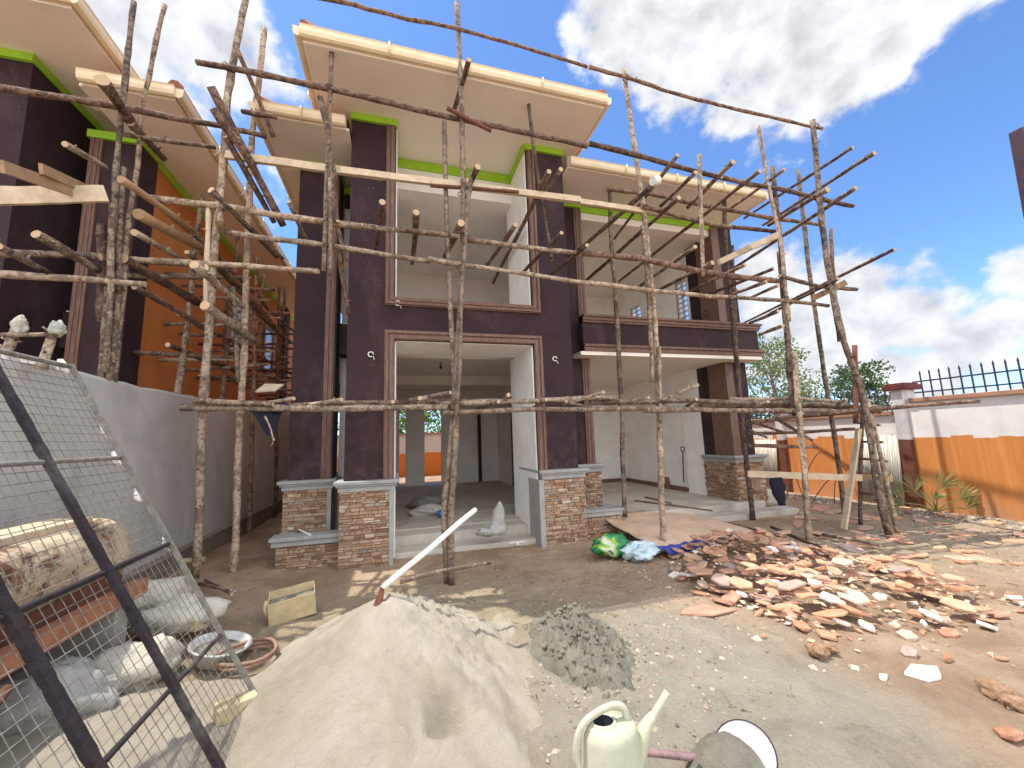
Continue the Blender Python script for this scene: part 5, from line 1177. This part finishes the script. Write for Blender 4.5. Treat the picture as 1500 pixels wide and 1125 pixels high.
# tools and tile on the porch
m = MB(); 
def shov(a, b, lb, px_w=.10, flip=False):
    e = empty('shovel', a, lb, 'shovel'); m = MB(); m.tube([a, b], .014, 8); d = (a-b).normalized(); sd = Vector((0, 1, 0)) if abs(d.y) < .5 else Vector((1, 0, 0)); c = a
    m.build('handle', BARKD, e); m = MB(); m.tube([c+d*.0, c+d*.03+sd*.06, c+d*.10+sd*.06, c+d*.12, c+d*.10-sd*.06, c+d*.03-sd*.06, c], .011, 6); m.build('grip', BLACKM, e); return e
shov(Vector((6.42, 7.95, 1.14)), Vector((6.40, 7.98, .45)), 'long-handled tool with ring grip leaning on the white porch wall')
shov(Vector((6.32, 6.72, 4.05)), Vector((6.22, 6.72, 3.5)), 'dark shovel handle sticking up behind the balcony parapet')
p = on_z(984, 716, .22); m = MB(); m.box(-.15, .15, -.02, .02, 0, .28, Matrix.Translation((p.x, p.y, .22)) @ Matrix.Rotation(-.25, 4, 'X') @ Matrix.Rotation(.12, 4, 'Y')); o = m.build('tile_board', simple('maroon_tile', (.20, .085, .07), .3, .7, 8, .3, 30, .005), None, .004); tag(o, 'small maroon board leaning upright on the porch floor', 'board')
for i, (a, b, c, d_, lb) in enumerate(((930, 733, 1045, 748, 'long thin stick on the porch edge'), (945, 728, 985, 738, 'short dark stick behind the long thin one on the porch'), (1040, 760, 1160, 790, 'stick lying on the rubble between the uprights'), (1205, 783, 1290, 800, 'pale pole lying flat on the ground at the foot of the ladder'), (1130, 772, 1210, 806, 'dark pole lying flat among the slabs beside the second upright'))):
    m = MB(); z_ = .24 if i < 2 else .06; add_pole(m, [on_z(a, b, z_), on_z(c, d_, z_)], .018 if i < 3 else .03, .016 if i < 3 else .026, .015); o = m.build('stick', random.choice((BARK, BARKD)) if i != 3 else BARKP); tag(o, lb, 'stick')
# black jacket hanging off the trestle plank, white bag behind it
p = on_y(1137, 700, 4.95); m = MB(); vs = []; n = 14; rows = 14
for j in range(rows+1):
    v = j/rows; w = .11+.03*sin(v*5)-.05*max(0, v-.7)
    for i in range(n):
        a = 2*pi*i/n; vs.append(Vector((p.x+w*cos(a)*(1+.3*noise.noise((cos(a), sin(a), v*4)))+.05*v*v, p.y+w*.45*sin(a)*(1+.4*noise.noise((cos(a)*2, sin(a)*2, v*4+7))), p.z-.42*v)))
m.add(vs, [(j*n+i, j*n+(i+1) % n, (j+1)*n+(i+1) % n, (j+1)*n+i) for j in range(rows) for i in range(n)]+[tuple(range(n)), tuple(rows*n+i for i in range(n))], None, True); o = m.build('jacket', BLACKC); tag(o, 'black jacket hanging from the left end of the low pale plank', 'jacket')
p = on_z(1126, 733, .15); lump('white_sack', (p.x, p.y, .18), .17, SACKP, 'white sack on the ground behind the hanging black jacket', 'sack', (.9, .7, 1.1), .3, 14, 6)
# black cloth and board over the left platform
p = on_y(392, 600, 5.1); m = MB(); m.add([p+Vector(v) for v in ((-.28, 0, .06), (.22, 0, .06), (.20, .3, .12), (-.25, .3, .10), (-.12, -.02, -.05), (.14, -.02, -.05), (.02, -.01, -.38), (.12, -.02, -.25))], [(0, 1, 2, 3), (0, 4, 5, 1), (4, 6, 7, 5)]); o = m.build('black_plastic', BLACKC)
s = o.modifiers.new('t', 'SOLIDIFY'); s.thickness = .01; s = o.modifiers.new('s', 'SUBSURF'); s.levels = 2; s.render_levels = 2; tag(o, 'black plastic draped over the left end of the working platform', 'plastic')
m = MB(); P4 = [on_y(374, 575, 5.5), on_y(404, 573, 5.2), on_y(416, 565, 5.5), on_y(388, 564, 5.9)]; m.add([v+Vector((0, 0, .0)) for v in P4]+[v+Vector((0, 0, .02)) for v in P4], [(3, 2, 1, 0), (4, 5, 6, 7), (0, 1, 5, 4), (1, 2, 6, 5), (2, 3, 7, 6), (3, 0, 4, 7)]); o = m.build('board', PLANK); tag(o, 'small pale board lying on the black plastic of the left platform', 'board')
m = MB(); add_pole(m, [on_y(388, 610, 4.9), on_y(398, 632, 4.9), on_y(402, 648, 4.9)], .012, .008, .02); add_pole(m, [on_y(402, 642, 4.9), on_y(397, 654, 4.9)], .008, .006, .01); o = m.build('hanging_twig', BARKP); tag(o, 'pale forked twig hanging under the left platform', 'twig')

# corrugated sheets leaning on the right wall
def corr(y0, y1, h, lb):
    m = MB(); n = 60; vs = []
    for j in (0, 1):
        for i in range(n+1):
            y = y0+(y1-y0)*i/n; vs.append((9.33-.0+ (.12 if j else 0)+.012*sin(i*1.9), y, -.02+j*h+(.03*noise.noise((i*.2, 0, 0)) if j else 0)))
    m.add(vs, [(i, i+1, n+2+i, n+1+i) for i in range(n)], None, True); o = m.build('corrugated_sheet', CORR); s = o.modifiers.new('t', 'SOLIDIFY'); s.thickness = .004; tag(o, lb, 'metal sheet', 'corrugated sheets against the right wall')
corr(5.46, 6.25, 1.42, 'nearer corrugated iron sheet leaning beside the brown-capped wall pillar'); corr(8.10, 8.75, 1.35, 'farther corrugated iron sheet leaning beside the second wall pillar')
# bent rods
e = empty('bent_rod', (8.8, 6.8, 0), 'thin bent rods arching in front of the orange wall', 'rod')
for (a, b, c, yy) in (((1178, 700), (1205, 662), (1240, 690), 6.5), ((1150, 735), (1165, 700), (1180, 740), 6.9), ((1190, 735), (1225, 700), (1222, 738), 6.3)):
    P_ = [on_y(*a, yy), on_y(*b, yy), on_y(*c, yy)]; m = MB(); m.tube(smooth([P_[0], P_[0].lerp(P_[1], .6)+Vector((0, 0, .1)), P_[1], P_[1].lerp(P_[2], .4)+Vector((0, 0, .08)), P_[2]], 5), .009, 6); m.build('rod', BARKD, e)
e = empty('dark_post', on_y(1485, 300, 2.9), 'dark square steel post leaning in at the top right edge', 'post')
m = MB(); A_ = on_y(1492, 192, 2.9); B_ = on_y(1560, 560, 2.9); B_ = A_+(B_-A_)*((A_.z+.1)/(A_.z-B_.z)); d = (B_-A_); sd = Vector((1, 0, 0)); fr = Vector((0, 1, 0))
w_ = .07
vs = []
for c in (A_, B_):
    for (a, b) in ((-w_, -w_), (w_, -w_), (w_, w_), (-w_, w_)): vs.append(c+sd*a+fr*b)
m.add(vs, [(0, 1, 2, 3), (7, 6, 5, 4), (0, 4, 5, 1), (1, 5, 6, 2), (2, 6, 7, 3), (3, 7, 4, 0)]); m.build('post_tube', simple('dark_maroon_steel', (.05, .02, .03), .4, .5, 9, .3, 30), e)

# ------------------------------------------------------------------ plants
def leaves(mb, c, r, n, size, gap=.15, seed=0, flat=.8, droop=0):
    for _ in range(n):
        while True:
            v = Vector((random.uniform(-1, 1), random.uniform(-1, 1), random.uniform(-1, 1)))
            if v.length < 1: break
        v = v*(.35+.65*v.length) if v.length > .2 else v
        if noise.noise((v*2.3)+Vector((seed, 0, 0))) < gap-.25: continue
        p = Vector(c)+Vector((v.x*r[0], v.y*r[1], v.z*r[2])); a = Vector((random.gauss(0, 1), random.gauss(0, 1), random.gauss(0, 1)-droop)).normalized(); b = a.cross(Vector((random.gauss(0, 1), random.gauss(0, 1), random.gauss(0, 1)))).normalized()
        s = size*random.uniform(.6, 1.3); mb.add([p, p+a*s*.5+b*s*.28, p+a*s, p+a*s*.5-b*s*.28], [(0, 1, 2, 3)], min(1, max(0, .5+.5*noise.noise(p*.9)+random.uniform(-.35, .35))))
def tree(loc, h, cr, leafm, n, size, label, trunk_r=.2, clumps=9, droop=0, tall=1.0, group=None, spread=1.0):
    x_, y_ = loc; e = empty('tree', (x_, y_, 0), label, 'tree', group)
    mt = MB(); top = Vector((x_, y_, h*.82)); add_pts = [Vector((x_, y_, -.1)), Vector((x_+.1, y_, h*.35)), Vector((x_-.1, y_, h*.6)), top]
    mt.tube(smooth(add_pts, 4), [trunk_r*(1-.8*i/12) for i in range(13)], 9); mc = MB()
    for k in range(clumps):
        a = k*2.4+random.uniform(-.4, .4); zz = h*(.38+.56*(k+.5)/clumps); rr = cr*spread*random.uniform(.35, .95)*(1-.55*abs((zz/h-.62)/.4)); c = Vector((x_+rr*cos(a), y_+rr*sin(a), zz))
        mt.tube(smooth([Vector((x_, y_, zz*.72)), Vector((x_+rr*.4*cos(a), y_+rr*.4*sin(a), zz*.86)), c], 3), [trunk_r*.35, trunk_r*.3, trunk_r*.25, trunk_r*.2, trunk_r*.15, trunk_r*.1, trunk_r*.05], 6)
        q = cr*random.uniform(.34, .52); leaves(mc, c, (q, q, q*.62*tall), n//clumps, size, .15, k*7.7, droop=droop)
    mt.build('trunk', TRUNK, e); mc.build('crown', leafm, e); return e
pt = on_y(1132, 560, 25); tree((pt.x, pt.y), 9.6, 3.1, LEAF1, 6500, .26, 'thin pale eucalyptus with see-through crown behind the balcony corner', .16, 15, .5, 1.3)
pt = on_y(1250, 560, 22); tree((pt.x, pt.y), 6.6, 2.6, LEAF2, 6000, .24, 'dark dense tree beyond the right wall, just left of the brown-capped pillar', .2, 9)
pt = on_y(1108, 590, 18); tree((pt.x, pt.y), 3.5, 1.7, LEAF2, 3000, .18, 'low dark bush tree over the far wall, under the balcony corner', .1, 7)
pt = on_y(1185, 590, 30); tree((pt.x, pt.y), 5.4, 3.2, LEAF1, 4000, .3, 'greyish tree far beyond the wall between the pale and the dark tree', .15, 8)
tree((1.0, 23), 5.2, 2.6, LEAF3, 6000, .2, 'bright green tree seen through the back doorway of the house', .18, 9)
tree((-1.8, 24), 5.6, 2.4, LEAF3, 3500, .22, 'green tree behind the house, left of the one in the doorway', .18, 8)
pt = on_y(432, 560, 21); tree((pt.x, pt.y), 4.6, 2.0, LEAF2, 3500, .2, 'dark tree at the far end of the lane between the houses', .15, 8)
# small palm by the wall
e = empty('palm_plant', (8.9, 4.7, 0), 'small fan-leaved palm growing at the foot of the orange wall', 'plant')
m = MB()
pc = on_z(1372, 750, .08)
def blade(mb, A, B, w, c):
    d = (B-A); s = d.cross(Vector((random.uniform(-.3, .3), -.6, 1))).normalized()*w; M_ = A.lerp(B, .45); mb.add([A, M_+s, B-Vector((0, 0, d.length*.12)), M_-s], [(0, 1, 2, 3)], c)
for (a, b, L_, tilt, n_) in ((-1.2, .25, .42, .3, 16), (-.55, .55, .50, .8, 18), (.25, .62, .55, 1.0, 18), (1.0, .35, .50, .5, 16), (1.4, .1, .45, .2, 12), (-1.5, .08, .40, .2, 12), (0, .3, .4, .6, 12)):
    base = Vector((pc.x, pc.y, .08)); hub = base+Vector((-.05+.55*sin(a)*.75, -.35*sin(a)*.6, b*.62)); m.tube([base, base.lerp(hub, .5)+Vector((0, 0, .05)), hub], [.012, .01, .007], 5)
    for k in range(n_):
        f = (k/(n_-1)-.5)*2.3+a*.9; d = Vector((.75*sin(f), -.5*sin(f)+random.uniform(-.15, .15), cos(f)*.8+.05)); blade(m, hub, hub+d*L_*random.uniform(.8, 1.05), .012, random.random())
m.build('fronds', PALM, e)
# rubble edge at the foot of the wall
m = MB()
for i in range(900):
    y_ = random.uniform(2.8, 9); x_ = 9.05+random.gauss(0, .18); s_ = random.uniform(.015, .06); zz = gz(x_, y_)
    m.add([(x_+a*s_*random.uniform(.6, 1.4), y_+b*s_*random.uniform(.6, 1.4), zz+c*s_*.6) for a, b, c in OCT], OF)
o = m.build('rubble_edging', MATS['pebbles']); tag(o, 'loose rubble and clods banked along the foot of the right wall', 'rubble', kind='stuff')
print('objects', len(bpy.data.objects))
